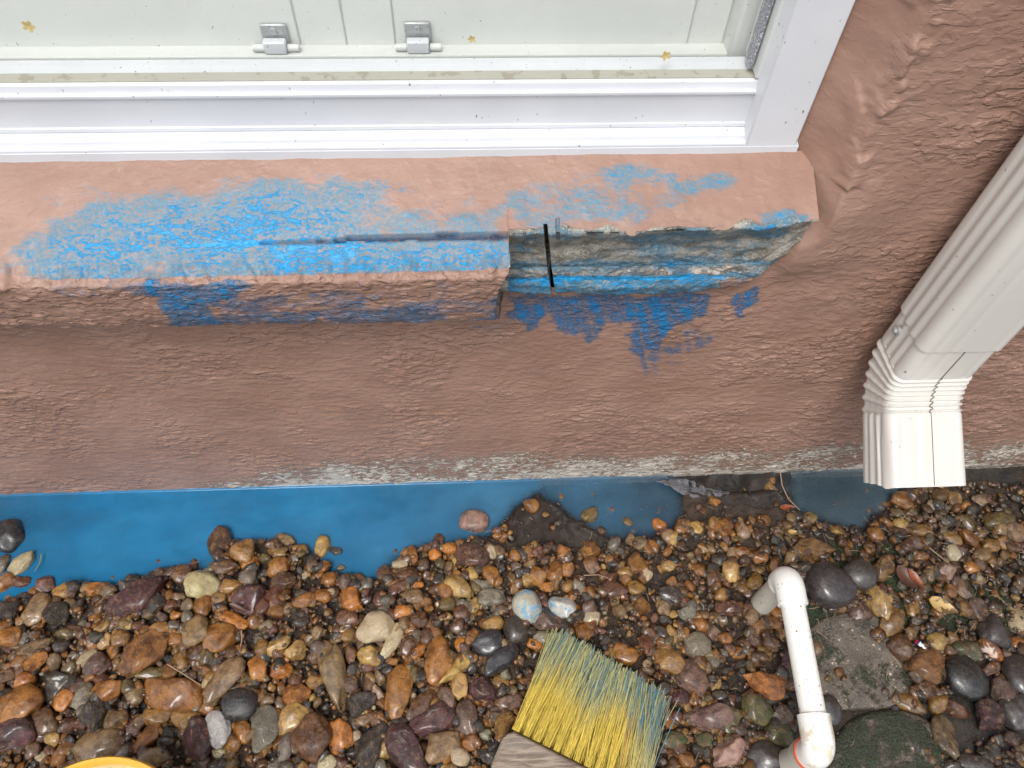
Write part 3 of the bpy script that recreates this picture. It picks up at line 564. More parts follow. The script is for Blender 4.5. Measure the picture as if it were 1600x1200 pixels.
dep = np.maximum(0, -gz)
cl = 1-np.exp(-dep/.014); cl *= np.clip(1-.15*poly(wpx, wpy, P2, 25)-.36*poly(wpx, wpy, P3, 25)-.85*poly(wpx, wpy, P4, 15)-.8*poly(wpx, wpy, P5, 15)-.93*poly(wpx, wpy, LR, 30), .04, 1)
cl *= 1-.42*sstep(930, 1060, wpx)*sstep(1200, 1150, wpx); cl *= .80+.4*np.clip(fbm(np.stack([WXg*9, WYg*14, 0*WXg], -1), 141, 4), .2, .6)*1.2*(1-sstep(300, 700, wpx)*0)
cl = np.clip(cl, 0, 1)
cl *= np.clip(1-.8*sstep(300, 0, np.hypot(wpx+60, (wpy-820)*2.4))*.5, 0, 1)
dull = np.clip(sstep(380, 1000, wpx)*.62+.55*sstep(1050, 1250, wpx), 0, 1)
wo = mesh_np('water', np.stack([WXg, WYg, .0022*sstep(-.0045, .0005, WYg)**2], -1), grid_faces(len(wx), len(wy)), M_WATER, None, dict(cloud=cl.ravel(), dull=dull.ravel())); wo['kind'] = 'structure'
# ================================================================ STONES
PAL = {'am': ((.33, .135, .022), 'amber'), 'oc': ((.34, .18, .045), 'ochre'), 'or': ((.50, .19, .030), 'orange'), 'ye': ((.52, .33, .10), 'yellow tan'), 'cr': ((.50, .41, .25), 'cream'),
       'wh': ((.52, .49, .44), 'whitish'), 'gr': ((.22, .195, .145), 'grey'), 'dk': ((.058, .044, .034), 'dark grey brown'), 'bk': ((.026, .027, .030), 'black'), 'ma': ((.10, .030, .032), 'maroon'),
       'rb': ((.15, .056, .030), 'reddish brown'), 'br': ((.145, .066, .026), 'brown'), 'ta': ((.27, .17, .078), 'tan'), 'mv': ((.21, .125, .092), 'mauve'), 'pk': ((.38, .24, .17), 'pink'),
       'ol': ((.16, .11, .035), 'olive'), 'ca': ((.33, .135, .026), 'caramel'), 'wb': ((.55, .52, .45), 'blue stained white'), 'sl': ((.058, .050, .048), 'slate black'), 'ms': ((.15, .12, .05), 'mossy')}
MATOF = {'bk': 'basalt', 'sl': 'basalt', 'cr': 'pale', 'wh': 'pale', 'ye': 'smooth', 'ma': 'rough', 'mv': 'rough', 'wb': 'stained', 'ms': 'mossy', 'dk': 'rough'}
_ico = {}
def ico(sub):
    if sub not in _ico:
        import bmesh
        bm = bmesh.new(); bmesh.ops.create_icosphere(bm, subdivisions=sub, radius=1); bm.verts.ensure_lookup_table()
        _ico[sub] = (np.array([v.co[:] for v in bm.verts]), np.array([[v.index for v in f.verts] for f in bm.faces])); bm.free()
    return _ico[sub]
def rock(a, b, c, kind, seed, sub=4):
    V, Fc = ico(sub); r = np.random.default_rng(seed); V = V.copy(); off = r.uniform(0, 90, 3)
    p = {'e': 2.3, 'r': 2.15, 'a': 2.6, 'k': 2.5}[kind]
    V = V/(np.sum(np.abs(V)**p, 1)**(1/p))[:, None]
    if kind in 'ak':
        for _ in range(9 if kind == 'a' else 12):
            n = r.normal(size=3); n[2] *= .7; n /= np.linalg.norm(n); d = r.uniform(.60, .86); s = V@n; V = V-np.outer(np.maximum(0, s-d)*.92, n)
    else:
        for _ in range(3 if kind == 'r' else 7):
            n = r.normal(size=3); n /= np.linalg.norm(n); d = r.uniform(.68, .92); s = V@n; V = V-np.outer(np.maximum(0, s-d)*.7, n)
    q = V*1.2+off; lo = fbm(q, 1, 2)-.5; V = V*(1+lo*({'e': .46, 'r': .14, 'a': .40, 'k': .55}[kind]))[:, None]
    if kind != 'r':   # egg-like taper and bend
        V[:, 1] *= 1+V[:, 0]*r.uniform(-.25, .25); V[:, 1] += (V[:, 0]**2-.4)*r.uniform(-.18, .18)
    hf = {'e': .05, 'r': .01, 'a': .05, 'k': .11}[kind]
    V = V*(1+(fbm(V*4.5+off, 2, 3)-.5)*hf*2)[:, None]
    for i in range(3): V[:, i] = (V[:, i]-(V[:, i].max()+V[:, i].min())/2)/((V[:, i].max()-V[:, i].min())/2)
    return V*np.array((a, b, c)), Fc
# x y a b angle colour shape  (photo pixels; angle clockwise of the long axis)
ST = """12 839 28 22 -35 bk e|35 880 24 11 -35 cr e|2 882 11 14 0 gr e|7 910 17 12 -60 am e|33 909 14 8 0 rb e|72 914 14 13 0 rb a|54 924 9 7 0 am e|98 924 19 11 -20 oc e|150 920 18 9 -12 or a|127 912 8 6 0 ta e
215 933 52 20 -27 ma k|318 913 27 20 0 cr e|345 850 25 19 88 br k|381 860 19 17 -60 oc e|391 879 14 9 0 or e|350 886 22 11 5 br a|388 901 13 12 0 gr e|361 916 18 10 -10 oc e|390 935 28 21 -30 ma a|316 946 19 13 88 am e
361 969 26 13 20 or e|303 883 9 7 90 br e|285 898 16 13 -20 br e|255 895 13 8 0 mv e|57 952 27 15 -60 ta e|88 958 17 16 0 dk a|38 935 14 9 0 dk e|15 954 17 13 0 dk k|228 941 22 8 -30 oc e|245 943 16 14 0 dk k
279 934 11 8 0 ta e|266 946 11 9 0 rb e|276 961 9 7 0 or a|272 976 10 7 0 gr e|293 962 12 9 90 gr e|306 986 24 21 80 ta e|345 995 26 21 -10 am e|250 983 15 11 0 oc e|14 995 20 14 0 am e|224 1017 44 24 -35 ca k
150 1040 22 14 -35 mv e|136 1029 20 8 -35 cr a|237 1052 24 9 0 ol e|283 1032 16 13 80 oc e|274 999 13 10 0 am e|309 1019 16 14 0 br e|44 1018 42 12 -15 ta k|52 1036 26 12 -20 or k|94 1008 10 8 0 oc e|147 1000 14 11 90 am e
164 1001 14 9 -75 ye e|188 997 15 13 0 oc e|162 978 15 10 -50 oc a|129 990 10 8 0 ta e|115 985 14 10 0 br e|200 973 11 7 90 ye e|40 1065 17 13 -30 or e|15 1057 17 10 -45 br a|95 1068 28 19 -20 dk k|28 1103 42 25 -25 am e
22 1145 34 22 -25 ma a|101 1095 18 13 -70 or e|130 1088 25 12 -70 gr e|168 1079 24 15 -15 am e|211 1081 20 14 80 ta e|268 1085 46 24 8 ca a|350 1062 42 18 -50 ta e|330 1064 17 12 -60 cr e|374 1101 26 24 0 bk r|246 1121 23 13 0 oc e
291 1122 22 14 0 oc e|341 1138 30 19 78 wh e|305 1156 35 22 88 ma k|70 1128 22 18 60 br e|180 1123 19 17 0 ta e|145 1120 25 20 80 dk k|155 1165 38 27 -15 ta e|230 1152 30 13 -40 am a|243 1185 24 16 0 ta e|207 1140 13 11 0 rb a
343 1176 11 9 0 cr e|363 1163 15 12 0 am e|380 1143 18 14 60 am e|323 1108 12 10 0 am e|414 1137 34 20 88 gr a|190 1175 12 12 0 gr e|431 939 26 14 88 rb e|504 930 15 12 10 or e|549 936 20 16 60 or a|474 938 19 11 -10 am e
587 980 27 23 0 cr e|612 1001 28 12 -60 cr e|577 1025 18 15 0 ye e|545 967 18 13 20 br e|522 1054 55 19 78 ta e|435 1008 22 12 -30 ye e|461 1016 17 14 -20 ye a|403 1044 20 13 80 or e|441 1045 16 14 0 or e|464 1082 21 16 -20 or k
419 1094 12 10 0 ta e|438 1099 12 8 90 ta e|457 1123 27 18 -45 ye e|489 1153 33 30 -40 br e|532 1151 27 18 86 or e|446 1167 23 11 -75 gr e|512 1194 17 14 0 cr e|623 1082 41 19 -80 ca e|686 1032 37 22 -70 ca e|713 1044 34 11 -45 ye e
719 1071 22 15 85 ye e|756 1077 23 20 0 ma k|632 1170 48 25 58 ma e|675 1127 38 21 -25 ma e|657 1106 34 16 -62 br e|690 1166 30 23 -30 ta a|719 1181 15 15 0 cr e|735 1160 17 14 0 am e|727 1122 29 18 85 mv k|716 918 24 15 30 ye e
769 935 21 13 -5 gr e|756 915 20 11 -10 gr a|644 932 18 11 -5 ta e|699 942 13 12 0 ol e|722 959 14 13 0 br e|742 946 12 8 -70 ye e|770 974 17 12 0 oc e|630 955 14 10 0 or e|762 1005 24 17 -20 bk e|781 1029 34 19 -50 bk e
806 983 21 18 70 sl r|790 1052 10 8 90 gr e|697 1094 18 16 50 mv a|567 1095 23 18 -20 dk k|571 1124 18 11 0 ta e|580 1165 40 22 -60 dk k|720 1005 12 9 90 or e|739 1000 15 11 80 am a|668 995 14 12 80 br e|637 1010 19 13 -60 br e
654 1017 14 8 -60 or e|492 1014 17 7 85 mv e|549 1023 16 9 85 br a|586 1081 18 9 45 pk e|787 1132 24 13 -70 oc k|799 1098 19 14 -35 mv a|766 1180 18 13 0 dk e|759 1148 11 9 0 gr e|563 992 10 10 0 rb e|652 968 13 13 0 br e
800 1191 21 13 0 cr k|825 948 25 21 50 wb r|879 948 23 16 20 wb e|898 963 15 11 -10 dk e|925 967 13 12 0 cr e|861 972 24 13 5 mv a|851 940 12 7 80 rb e|854 917 12 8 -10 or k|912 988 13 12 80 am e|836 1007 12 8 20 or e
850 995 16 10 0 gr e|979 1024 18 15 0 am e|1047 1031 26 19 15 oc e|1081 1059 30 23 70 mv a|1107 1121 36 19 -8 mv a|1089 1008 20 18 0 gr a|1127 929 11 10 0 oc e|1133 998 11 10 0 am e|1139 1177 29 22 -25 pk a|1101 1156 14 13 0 ms e
1050 1157 23 14 5 ms e|1003 945 14 13 0 am k|1050 932 20 14 0 dk k|1141 953 23 13 10 rb k|1008 1007 17 10 85 rb e|1048 992 15 10 80 oc e|1096 975 13 10 70 am e|1074 958 13 10 -20 gr a|1042 1114 16 9 80 rb e|1062 1088 14 13 0 ma a
1117 988 12 11 0 mv a|830 790 12 10 0 am e|921 806 13 11 -20 ol a|955 799 8 7 0 br e|981 816 8 6 70 ta a|1003 795 6 5 0 dk e|1031 797 9 7 -60 br e|1030 819 11 9 0 or e|923 859 14 13 0 am k|881 862 11 10 0 or k
1017 854 12 9 -20 or k|925 884 14 12 60 br a|868 894 15 13 -50 am e|840 901 14 13 30 am a|1044 884 11 9 0 ye e|1142 893 16 12 85 ye e|976 895 12 10 0 oc e|995 919 15 11 15 oc e|960 921 23 13 0 rb k|1114 898 18 11 88 br e
1066 823 12 11 0 am k|1087 827 11 9 70 ye e|1128 826 14 12 80 am k|1162 829 13 9 80 pk a|1160 863 12 8 10 am e|1188 870 12 10 0 am a|840 863 10 9 0 rb e|804 868 9 9 0 am e|1045 838 11 10 0 ta e|808 914 11 10 0 br e
993 879 16 13 70 am k|1181 909 14 12 -60 oc e|740 814 23 16 6 pk r|505 855 17 11 -80 ye e|524 861 10 6 15 dk e|446 845 16 10 15 ta e|434 863 15 9 0 oc k|469 859 12 9 -10 oc a|425 851 10 9 0 br e|460 873 10 8 60 gr a
435 886 19 14 -30 am e|442 906 21 15 -20 br k|505 887 12 7 -50 or k|514 905 11 10 0 am e|533 887 7 5 0 gr e|559 906 13 9 -10 br e|645 868 15 8 85 am e|625 881 12 7 0 cr e|680 866 10 9 0 or e|703 857 12 9 0 or e
686 844 10 8 80 br e|738 868 26 17 8 rb k|637 897 15 11 0 br e|605 900 17 14 40 br a|735 896 12 10 0 ye e|767 898 15 12 50 am e|645 914 16 6 0 or e|573 914 12 9 -70 gr e|1270 859 32 15 8 oc k|1295 914 34 32 0 sl r
1343 898 25 21 0 sl r|1378 889 17 15 50 oc k|1374 937 30 17 80 ye k|1343 954 18 16 60 mv a|1393 974 22 18 -60 oc e|1423 947 17 11 85 oc e|1437 963 19 9 -50 gr e|1475 893 16 14 40 pk a|1503 917 18 9 75 pk a|1525 955 17 17 0 mv k
1553 986 25 21 80 sl e|1451 897 11 9 30 ta a|1518 887 11 8 0 or e|1488 864 13 10 70 cr e|1410 781 19 12 10 am e|1387 791 22 12 15 oc e|1407 820 12 8 10 ye e|1437 829 17 8 5 oc e|1368 834 13 10 10 am e|1455 792 9 8 30 cr e
1510 791 9 6 0 or e|1436 811 8 7 0 rb e|1419 808 9 7 80 ol e|1425 848 14 11 0 br e|1487 841 19 8 30 oc e|1514 840 18 9 32 am e|1510 817 19 10 45 ol e|1561 814 22 12 0 ol e|1587 833 15 13 0 ta e|1547 852 14 9 0 oc e
1566 848 10 9 0 oc e|1590 855 13 8 0 rb e|1533 867 12 10 -20 ta e|1550 876 8 6 0 oc e|1530 781 12 7 0 ta a|1466 790 10 9 0 dk e|1572 904 32 9 2 ol e|1590 968 24 15 80 cr k|1407 1012 21 17 70 br e|1444 1039 30 25 10 am k
1465 1003 17 14 0 ye e|1508 1059 40 27 35 bk r|1510 1015 23 15 15 ms e|1547 1016 23 12 50 or k|1587 1007 13 11 0 or e|1551 1043 21 9 -20 pk a|1598 1057 34 26 80 sl r|1567 1081 24 15 60 mv a|1586 1112 30 24 30 sl e|1546 1118 30 24 40 ma k
1495 1108 22 12 12 rb a|1448 1078 19 14 0 br e|1466 1099 16 14 -50 oc e|1423 1100 26 12 25 oc e|1476 1151 37 20 58 ta k|1519 1193 30 14 0 sl e|1596 1175 18 11 -70 ta e|1298 1110 24 15 80 sl r|1193 1070 35 18 15 or k|1182 1108 27 18 45 ms e
1143 1126 20 12 -70 ms e|1216 1146 21 19 0 ms r|1196 1182 29 24 0 sl e|1222 1118 18 14 30 mv a|1205 973 18 9 5 am e|1221 992 12 8 60 ye e|1215 957 13 9 20 or e|1276 1013 13 8 80 ta e|1175 963 15 11 -70 ta e|1231 1038 22 11 78 ma a"""
stones = []
for ln in ST.replace('\n', '|').split('|'):
    f = ln.split(); stones.append([float(v) for v in f[:5]]+[f[5], f[6]])
LANDMARK = {   # hand-written descriptions of the stones that stand out, by rounded photo position
 (12, 839): 'glossy black pebble half sunk in blue water at the left edge', (215, 933): 'big maroon rough slab stone along the blue puddle shore', (318, 913): 'knobbly cream stone by the shore beside the maroon slab',
 (224, 1017): 'big caramel boulder with lumpy top in the left gravel', (374, 1101): 'flat black disc pebble beside the long tan stone', (341, 1138): 'chalky white kidney shaped pebble under the black disc',
 (522, 1054): 'longest tan stone, standing upright in the middle gravel', (623, 1082): 'upright caramel capsule shaped cobble with smooth ends', (632, 1170): 'big dark red stone at the bottom edge, left of the brush',
 (675, 1127): 'maroon red stone leaning over the dark red one', (587, 980): 'round cream stone with brown blotches', (612, 1001): 'twisted pale cream stone leaning on the blotched cream one', (577, 1025): 'bright yellow rounded pebble under the blotched cream stone',
 (740, 814): 'pinkish egg shaped pebble standing alone in the blue puddle', (825, 948): 'round white pebble smeared light blue above the brush', (879, 948): 'oval white pebble with blue flecks right of the round blue smeared one',
 (1295, 914): 'big round slate ball stone touching the white pipe elbow', (1343, 898): 'flatter slate stone behind the big slate ball', (1508, 1059): 'big glossy black oval cobble at the lower right',
 (1270, 859): 'coarse ochre loaf shaped rock above the white pipe elbow', (1139, 1177): 'pink and white angular rock at the bottom between brush and pipe', (1193, 1070): 'lumpy orange rock just left of the white pipe',
 (1107, 1121): 'mauve brick shaped rock right of the brush bristles', (1081, 1059): 'mauve blocky rock above the mauve brick shaped one', (1598, 1057): 'wet slate disc cut by the right edge', (345, 850): 'brown blocky stone standing in the blue water',
 (686, 1032): 'caramel oval cobble beside the slim yellow stone', (756, 1077): 'dark maroon crumbly stone left of the brush', (268, 1085): 'broad flat caramel stone under the olive sliver', (28, 1103): 'large amber stone at the left edge', (22, 1145): 'maroon stone at the left edge under the large amber one',
 (155, 1165): 'big tan stone above the yellow bucket rim', (1546, 1118): 'crumbly maroon red rock near the lower right corner', (1476, 1151): 'tall tan rock beside the mossy stepping stone', (1444, 1039): 'rust amber lumpy rock left of the glossy black oval',
 (781, 1029): 'glossy black oval stone left of the brush tips', (762, 1005): 'black stone lying above the glossy black oval by the brush', (806, 983): 'blue black round pebble above the brush tips', (1047, 1031): 'ochre pebble with a hollow at the brush tips',
 (305, 1156): 'tall rough maroon stone left of the chalky kidney', (457, 1123): 'golden yellow pebble beside the grey granite like stone', (489, 1153): 'big dark brown rounded cobble at the bottom', (532, 1151): 'orange pebble standing right of the big dark brown cobble', (690, 1166): 'angular tan stone right of the dark red ones', (1374, 937): 'yellow and orange lumpy rock right of the slate stones'}
SHORT = {(12, 839): 'black shore pebble', (215, 933): 'big maroon slab', (318, 913): 'knobbly cream stone', (224, 1017): 'big caramel boulder', (374, 1101): 'flat black disc', (341, 1138): 'chalky white kidney', (522, 1054): 'longest tan stone',
 (623, 1082): 'caramel capsule cobble', (632, 1170): 'big dark red stone', (587, 980): 'blotched cream stone', (740, 814): 'pink egg pebble', (825, 948): 'round blue smeared pebble', (1295, 914): 'big slate ball', (1508, 1059): 'big black oval',
 (1270, 859): 'ochre loaf rock', (1139, 1177): 'pink and white rock', (1193, 1070): 'lumpy orange rock', (1107, 1121): 'mauve brick rock', (345, 850): 'blocky brown stone', (686, 1032): 'caramel oval cobble', (268, 1085): 'broad flat caramel stone',
 (28, 1103): 'large amber stone', (155, 1165): 'big tan stone', (1546, 1118): 'crumbly maroon rock', (1476, 1151): 'tall tan rock', (1444, 1039): 'rust lumpy rock', (781, 1029): 'glossy black oval', (489, 1153): 'big dark brown cobble', (1374, 937): 'yellow lumpy rock',
 (1047, 1031): 'hollowed ochre pebble'}
MARKS = [(k[0], k[1], v) for k, v in SHORT.items()]+[(1430, 740, 'downspout outlet'), (1250, 1010, 'white pipe'), (1110, 775, 'torn fabric fringe'), (875, 790, 'sunken dark fabric'), (1340, 1010, 'speckled stepping stone'), (1390, 1180, 'mossy stepping stone'), (1573, 904, 'flat olive stone')]
used = {}
def dword(dx, dy):
    ang = math.degrees(math.atan2(-dy, dx)) % 360
    return ['right of', 'upper right of', 'above', 'upper left of', 'left of', 'lower left of', 'below', 'lower right of'][int(((ang+22.5) % 360)//45)]
def pebble_label(x, y, a, b_, c, k):
    key = (int(x), int(y))
    if key in LANDMARK: return LANDMARK[key]
    size = 'tiny' if a < 9.5 else 'small' if a < 13.5 else 'mid sized' if a < 20 else 'large'
    form = {'a': 'angular', 'k': 'craggy', 'r': 'round', 'e': ('oval' if a/b_ > 1.25 else 'rounded')}[k]
    if a/b_ > 1.75: form = 'long '+form if k != 'e' else 'long'
    ms = sorted(MARKS, key=lambda m: (m[0]-x)**2+(m[1]-y)**2); cands = []
    for m in ms[:3]:
        d = math.hypot(m[0]-x, m[1]-y); close = 'close ' if d < 45 else '' if d < 90 else 'far '
        cands.append('%s %s %s pebble %s%s the %s' % (size, PAL[c][1], form, close, dword(x-m[0], y-m[1]), m[2]))
    for s in cands:
        if s not in used: used[s] = 1; return s
    near = sorted([(math.hypot(s[0]-x, s[1]-y), s) for s in stones if (s[0], s[1]) != (x, y)])
    for dd, s in near[:8]:
        t = '%s %s %s pebble %s the %s, touching a %s one' % (size, PAL[c][1], form, dword(x-ms[0][0], y-ms[0][1]), ms[0][2], PAL[s[5]][1])
        if len(t.split()) <= 16 and t not in used: used[t] = 1; return t
    return cands[0]
def hz(x, y): return float(height(np.array([x]), np.array([y]))[0][0])
for i, (x, y, a, b_, ang, c, k) in enumerate(stones):
    z0 = 0.006; p = at_z(x, y, z0); u = at_z(x+a*math.cos(math.radians(ang)), y+a*math.sin(math.radians(ang)), z0)-p
    v = at_z(x-b_*math.sin(math.radians(ang)), y+b_*math.cos(math.radians(ang)), z0)-p
    A, B = np.linalg.norm(u)*1.08, np.linalg.norm(v)*1.10; Cc = min(B, A)*(.62 if a > 25 else .72)
    rr = random.Random(i*13+5); grd = hz(p[0], p[1])
    inwater = grd < -.006
    if (int(x), int(y)) in ((127, 912), (955, 799), (1387, 791), (1572, 904), (1003, 795), (1031, 797)): zc = -Cc*.75-.001
    elif inwater: zc = max(Cc*.10, .000)
    else: zc = max(grd, -.004)+Cc*rr.uniform(.40, .58)+(.005 if a > 22 else .004)
    if x > 1260 and y > 940: zc = Cc*.42
    if (int(x), int(y)) == (1295, 914): Cc = B*.8; zc = Cc*.6
    p = at_z(x, y, zc); V, Fc = rock(A, B, Cc, k, 1000+i, 4 if a > 13 else 3)
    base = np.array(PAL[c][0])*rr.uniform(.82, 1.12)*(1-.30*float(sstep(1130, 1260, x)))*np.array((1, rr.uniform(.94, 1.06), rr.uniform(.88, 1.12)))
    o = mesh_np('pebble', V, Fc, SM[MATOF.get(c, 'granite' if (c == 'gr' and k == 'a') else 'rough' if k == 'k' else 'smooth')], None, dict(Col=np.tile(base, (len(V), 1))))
    o.location = p; o.rotation_euler = (rr.uniform(-.16, .16), rr.uniform(-.16, .16), math.atan2(u[1], u[0]))
    tag(o, pebble_label(x, y, a, b_, c, k), 'pebble', 'wet river pebbles in the gravel bed')
# --- uncounted small gravel between and beneath them
_bc = at_z(126, 1366, .10); BKT = (_bc[0], _bc[1], float(np.linalg.norm(at_z(126, 1188, .10)-_bc)))
def scatter(n, rlo, rhi, seed, sub, weights, zoff, zr, dens):
    r = np.random.default_rng(seed); Vs, Fs, Cs = [], [], []; base = 0; cnt = 0; keys = list(weights); wts = np.array(list(weights.values()), float); wts /= wts.sum()
    n = int(n*1.75); px = r.uniform(-330, 1950, n); py = r.uniform(740, 1570, n); pts = np.array([at_z(a, b_, .002) for a, b_ in zip(px, py)]); g_, gpx2, gpy2 = height(pts[:, 0], pts[:, 1])
    ok = dens(px, py, g_, r) & (np.hypot(pts[:, 0]-BKT[0], pts[:, 1]-BKT[1]) > BKT[2]*.86)
    protos = [rock(1, r.uniform(.62, .95), r.uniform(.5, .8), 'eeak'[j % 4], seed*50+j, sub) for j in range(14)]
    for i in np.nonzero(ok)[0]:
        s = rlo+(rhi-rlo)*r.random()**1.8; V, Fc = protos[r.integers(14)]
        a = r.uniform(0, 2*math.pi); ca, sa = math.cos(a), math.sin(a); tl = r.uniform(-.5, .5); ct, st = math.cos(tl), math.sin(tl)
        V2 = V*s; V2 = np.stack([V2[:, 0]*ct+V2[:, 2]*st, V2[:, 1], -V2[:, 0]*st+V2[:, 2]*ct], 1); V2 = np.stack([V2[:, 0]*ca-V2[:, 1]*sa, V2[:, 0]*sa+V2[:, 1]*ca, V2[:, 2]], 1)
        V2 += np.array((pts[i, 0], pts[i, 1], (g_[i]+s*zoff+r.uniform(0, zr)) if zoff is not None else -s*r.uniform(.45, .75)-.0005))
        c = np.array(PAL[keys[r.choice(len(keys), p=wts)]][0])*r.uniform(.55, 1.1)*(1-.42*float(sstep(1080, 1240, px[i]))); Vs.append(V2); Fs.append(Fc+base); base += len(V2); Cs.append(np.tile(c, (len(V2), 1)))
    return np.concatenate(Vs), np.concatenate(Fs), np.concatenate(Cs)
def dn_main(px, py, g_, r): return (g_ > -.004) & (r.random(len(px)) < np.where((px > 1240) & (px < 1420) & (py > 950), .12, 1.0)) & ~((px > 800) & (px < 960) & (py < 855) & (r.random(len(px)) < .93)) & ~((px > 1040) & (px < 1260) & (py < 815) & (r.random(len(px)) < .9))
WT = dict(br=7, dk=7, am=6, oc=3, rb=3, ta=2.2, gr=1.2, mv=1.2, ol=2, ye=.6, cr=.25, bk=1, ca=2)
parts = [scatter(6800, .0050, .0112, 1, 3, WT, .2, .007, dn_main), scatter(8000, .0017, .0048, 2, 2, WT, .5, .010, dn_main),
         scatter(11000, .0007, .0018, 3, 1, dict(dk=8, br=5, rb=2, ta=1.5, gr=1.5, ye=.4), .5, .004, lambda px, py, g_, r: g_ > -.006)]
parts.append(scatter(900, .005, .010, 4, 3, dict(br=3, am=2, ta=2, rb=2), None, 0, lambda px, py, g_, r: (g_ < -.012) & (g_ > -.036) & (py > 765) & (r.random(len(px)) < .5)))
bs = 0; VV, FF, CC = [], [], []
for V, Fc, Cv in parts: VV.append(V); FF.append(Fc+bs); CC.append(Cv); bs += len(V)
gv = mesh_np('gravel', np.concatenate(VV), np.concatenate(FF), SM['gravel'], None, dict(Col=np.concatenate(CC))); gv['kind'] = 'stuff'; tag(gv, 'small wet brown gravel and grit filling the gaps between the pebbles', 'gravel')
# plant litter
def litter():
    r = np.random.default_rng(9); mb = MB()
    for _ in range(520):
        px, py = r.uniform(-40, 1640), r.uniform(790, 1230)
        if r.random() < .45: px, py = r.uniform(1180, 1620), r.uniform(800, 1000)
        p = at_z(px, py, .006); g_ = hz(p[0], p[1])
        if g_ < -.004: continue
        p[2] = max(g_, 0)+r.uniform(.002, .012); a = r.uniform(0, 6.28); L = r.uniform(.004, .017); d = np.array((math.cos(a), math.sin(a), r.uniform(-.25, .25))); q = np.array((-d[1], d[0], 0))*r.uniform(-.2, .2)
        mb.tube([p, p+d*L*.5+q*L, p+d*L], [r.uniform(.0002, .0005)]*3, 4)
    o = mb.build('plant_litter', plain('dead_fibre', (.16, .10, .06), .6, .3, tint=(.33, .25, .16))); o['kind'] = 'stuff'; tag(o, 'short dead plant fibres strewn through the wet gravel', 'litter')
litter()
# ================================================================ FABRIC
def cloth(name, pts, n, zfun, mat, lab, cat, wob=6):
    c = np.mean(pts, 0); rr = []; m = 72; pp = np.array(pts+[pts[0]], float); seg = np.r_[0, np.cumsum(np.hypot(*np.diff(pp, axis=0).T))]; t = np.linspace(0, seg[-1], m, endpoint=False)
    bx, by = np.interp(t, seg, pp[:, 0]), np.interp(t, seg, pp[:, 1]); V = []
    for k in range(n+1):
        f = k/n
        for j in range(m):
            x, y = c[0]+(bx[j]-c[0])*f, c[1]+(by[j]-c[1])*f; x += f*(random.random()-.5)*wob; y += f*(random.random()-.5)*wob*.5
            p = at_z(x, y, 0); p[2] = zfun(x, y, f, p); V.append(p)
    V = np.array(V); Fc = [[k*m+j, k*m+(j+1) % m, (k+1)*m+(j+1) % m, (k+1)*m+j] for k in range(n) for j in range(m)]
    V[:, 2] = np.maximum(V[:, 2], height(V[:, 0], V[:, 1])[0]+.0025*np.repeat(np.minimum(1, 1.15-np.arange(n+1)/n), m)*(1 if n > 8 else .3))
    o = mesh_np(name, V, Fc, mat); s = o.modifiers.new('thick', 'SOLIDIFY'); s.thickness = .0007; s.offset = -1; tag(o, lab, cat, 'torn weed barrier fabric along the wall'); return o
def fabric_mat(name, weave, c1, c2):
    t = NT(name); c = t.co((1, 1, 1)); n = t.noise(c, 40, 6, .6); wv = t.n('TexWave', {'Vector': c, 'Scale': 330., 'Distortion': 3., 'Detail': 2.}, bands_direction='DIAGONAL').outputs[1]
    col = t.mix(t.ramp(n, .35, .65), c1, c2); col = t.mix(t.ma('MULTIPLY', t.ramp(wv, .5, .8), weave), col, (.42, .42, .45))
    t.bsdf(Base_Color=col, Roughness=t.ramp(n, .3, .7, .22, .5), Normal=t.bump(t.ma('ADD', t.ma('MULTIPLY', n, 2.), t.ma('MULTIPLY', wv, .3)), .002), Specular_IOR_Level=.5); return t.m
MF1 = fabric_mat('wet_fabric', .0, (.020, .014, .011), (.048, .034, .027)); MF2 = fabric_mat('woven_fabric', .85, (.02, .02, .022), (.10, .10, .11))
def zf1(x, y, f, p): return -.009+.010*math.exp(-((x-905)/60)**2-((y-828)/26)**2)+.008*math.exp(-((x-835)/30)**2-((y-790)/28)**2)+.003*math.sin((x+y*1.3)*.09)+.002*math.sin(x*.21-y*.1)-.006*f*f
cloth('weed_fabric', [(808, 768), (838, 760), (870, 768), (905, 786), (950, 808), (985, 828), (960, 852), (900, 868), (840, 866), (795, 850), (790, 820), (800, 795)], 16, zf1, MF1, 'sunken dark brown fabric bulging out of the blue puddle', 'fabric')
def zf2(x, y, f, p): return -.0015+.006*math.exp(-((y-(772+(x-1100)*.13))/10)**2)*(1+.5*math.sin(x*.08))+.0015*math.sin(x*.5)+.002*f
cloth('weed_fabric', [(1022, 752), (1070, 748), (1085, 752), (1110, 768), (1150, 774), (1178, 776), (1160, 782), (1110, 779), (1082, 781), (1050, 768)], 8, zf2, MF2, 'grey woven fabric fringe fraying at the wall foot', 'fabric', 3)
def zf3(x, y, f, p): return .0006+.0022*math.sin(x*.07+y*.1)+.0012*math.sin(x*.2)-.003*f*f
cloth('weed_fabric', [(1040, 742), (1140, 736), (1240, 733), (1232, 770), (1248, 795), (1190, 800), (1120, 790), (1075, 775)], 12, zf3, MF1, 'black wet fabric lying flat along the wall left of the downspout', 'fabric')
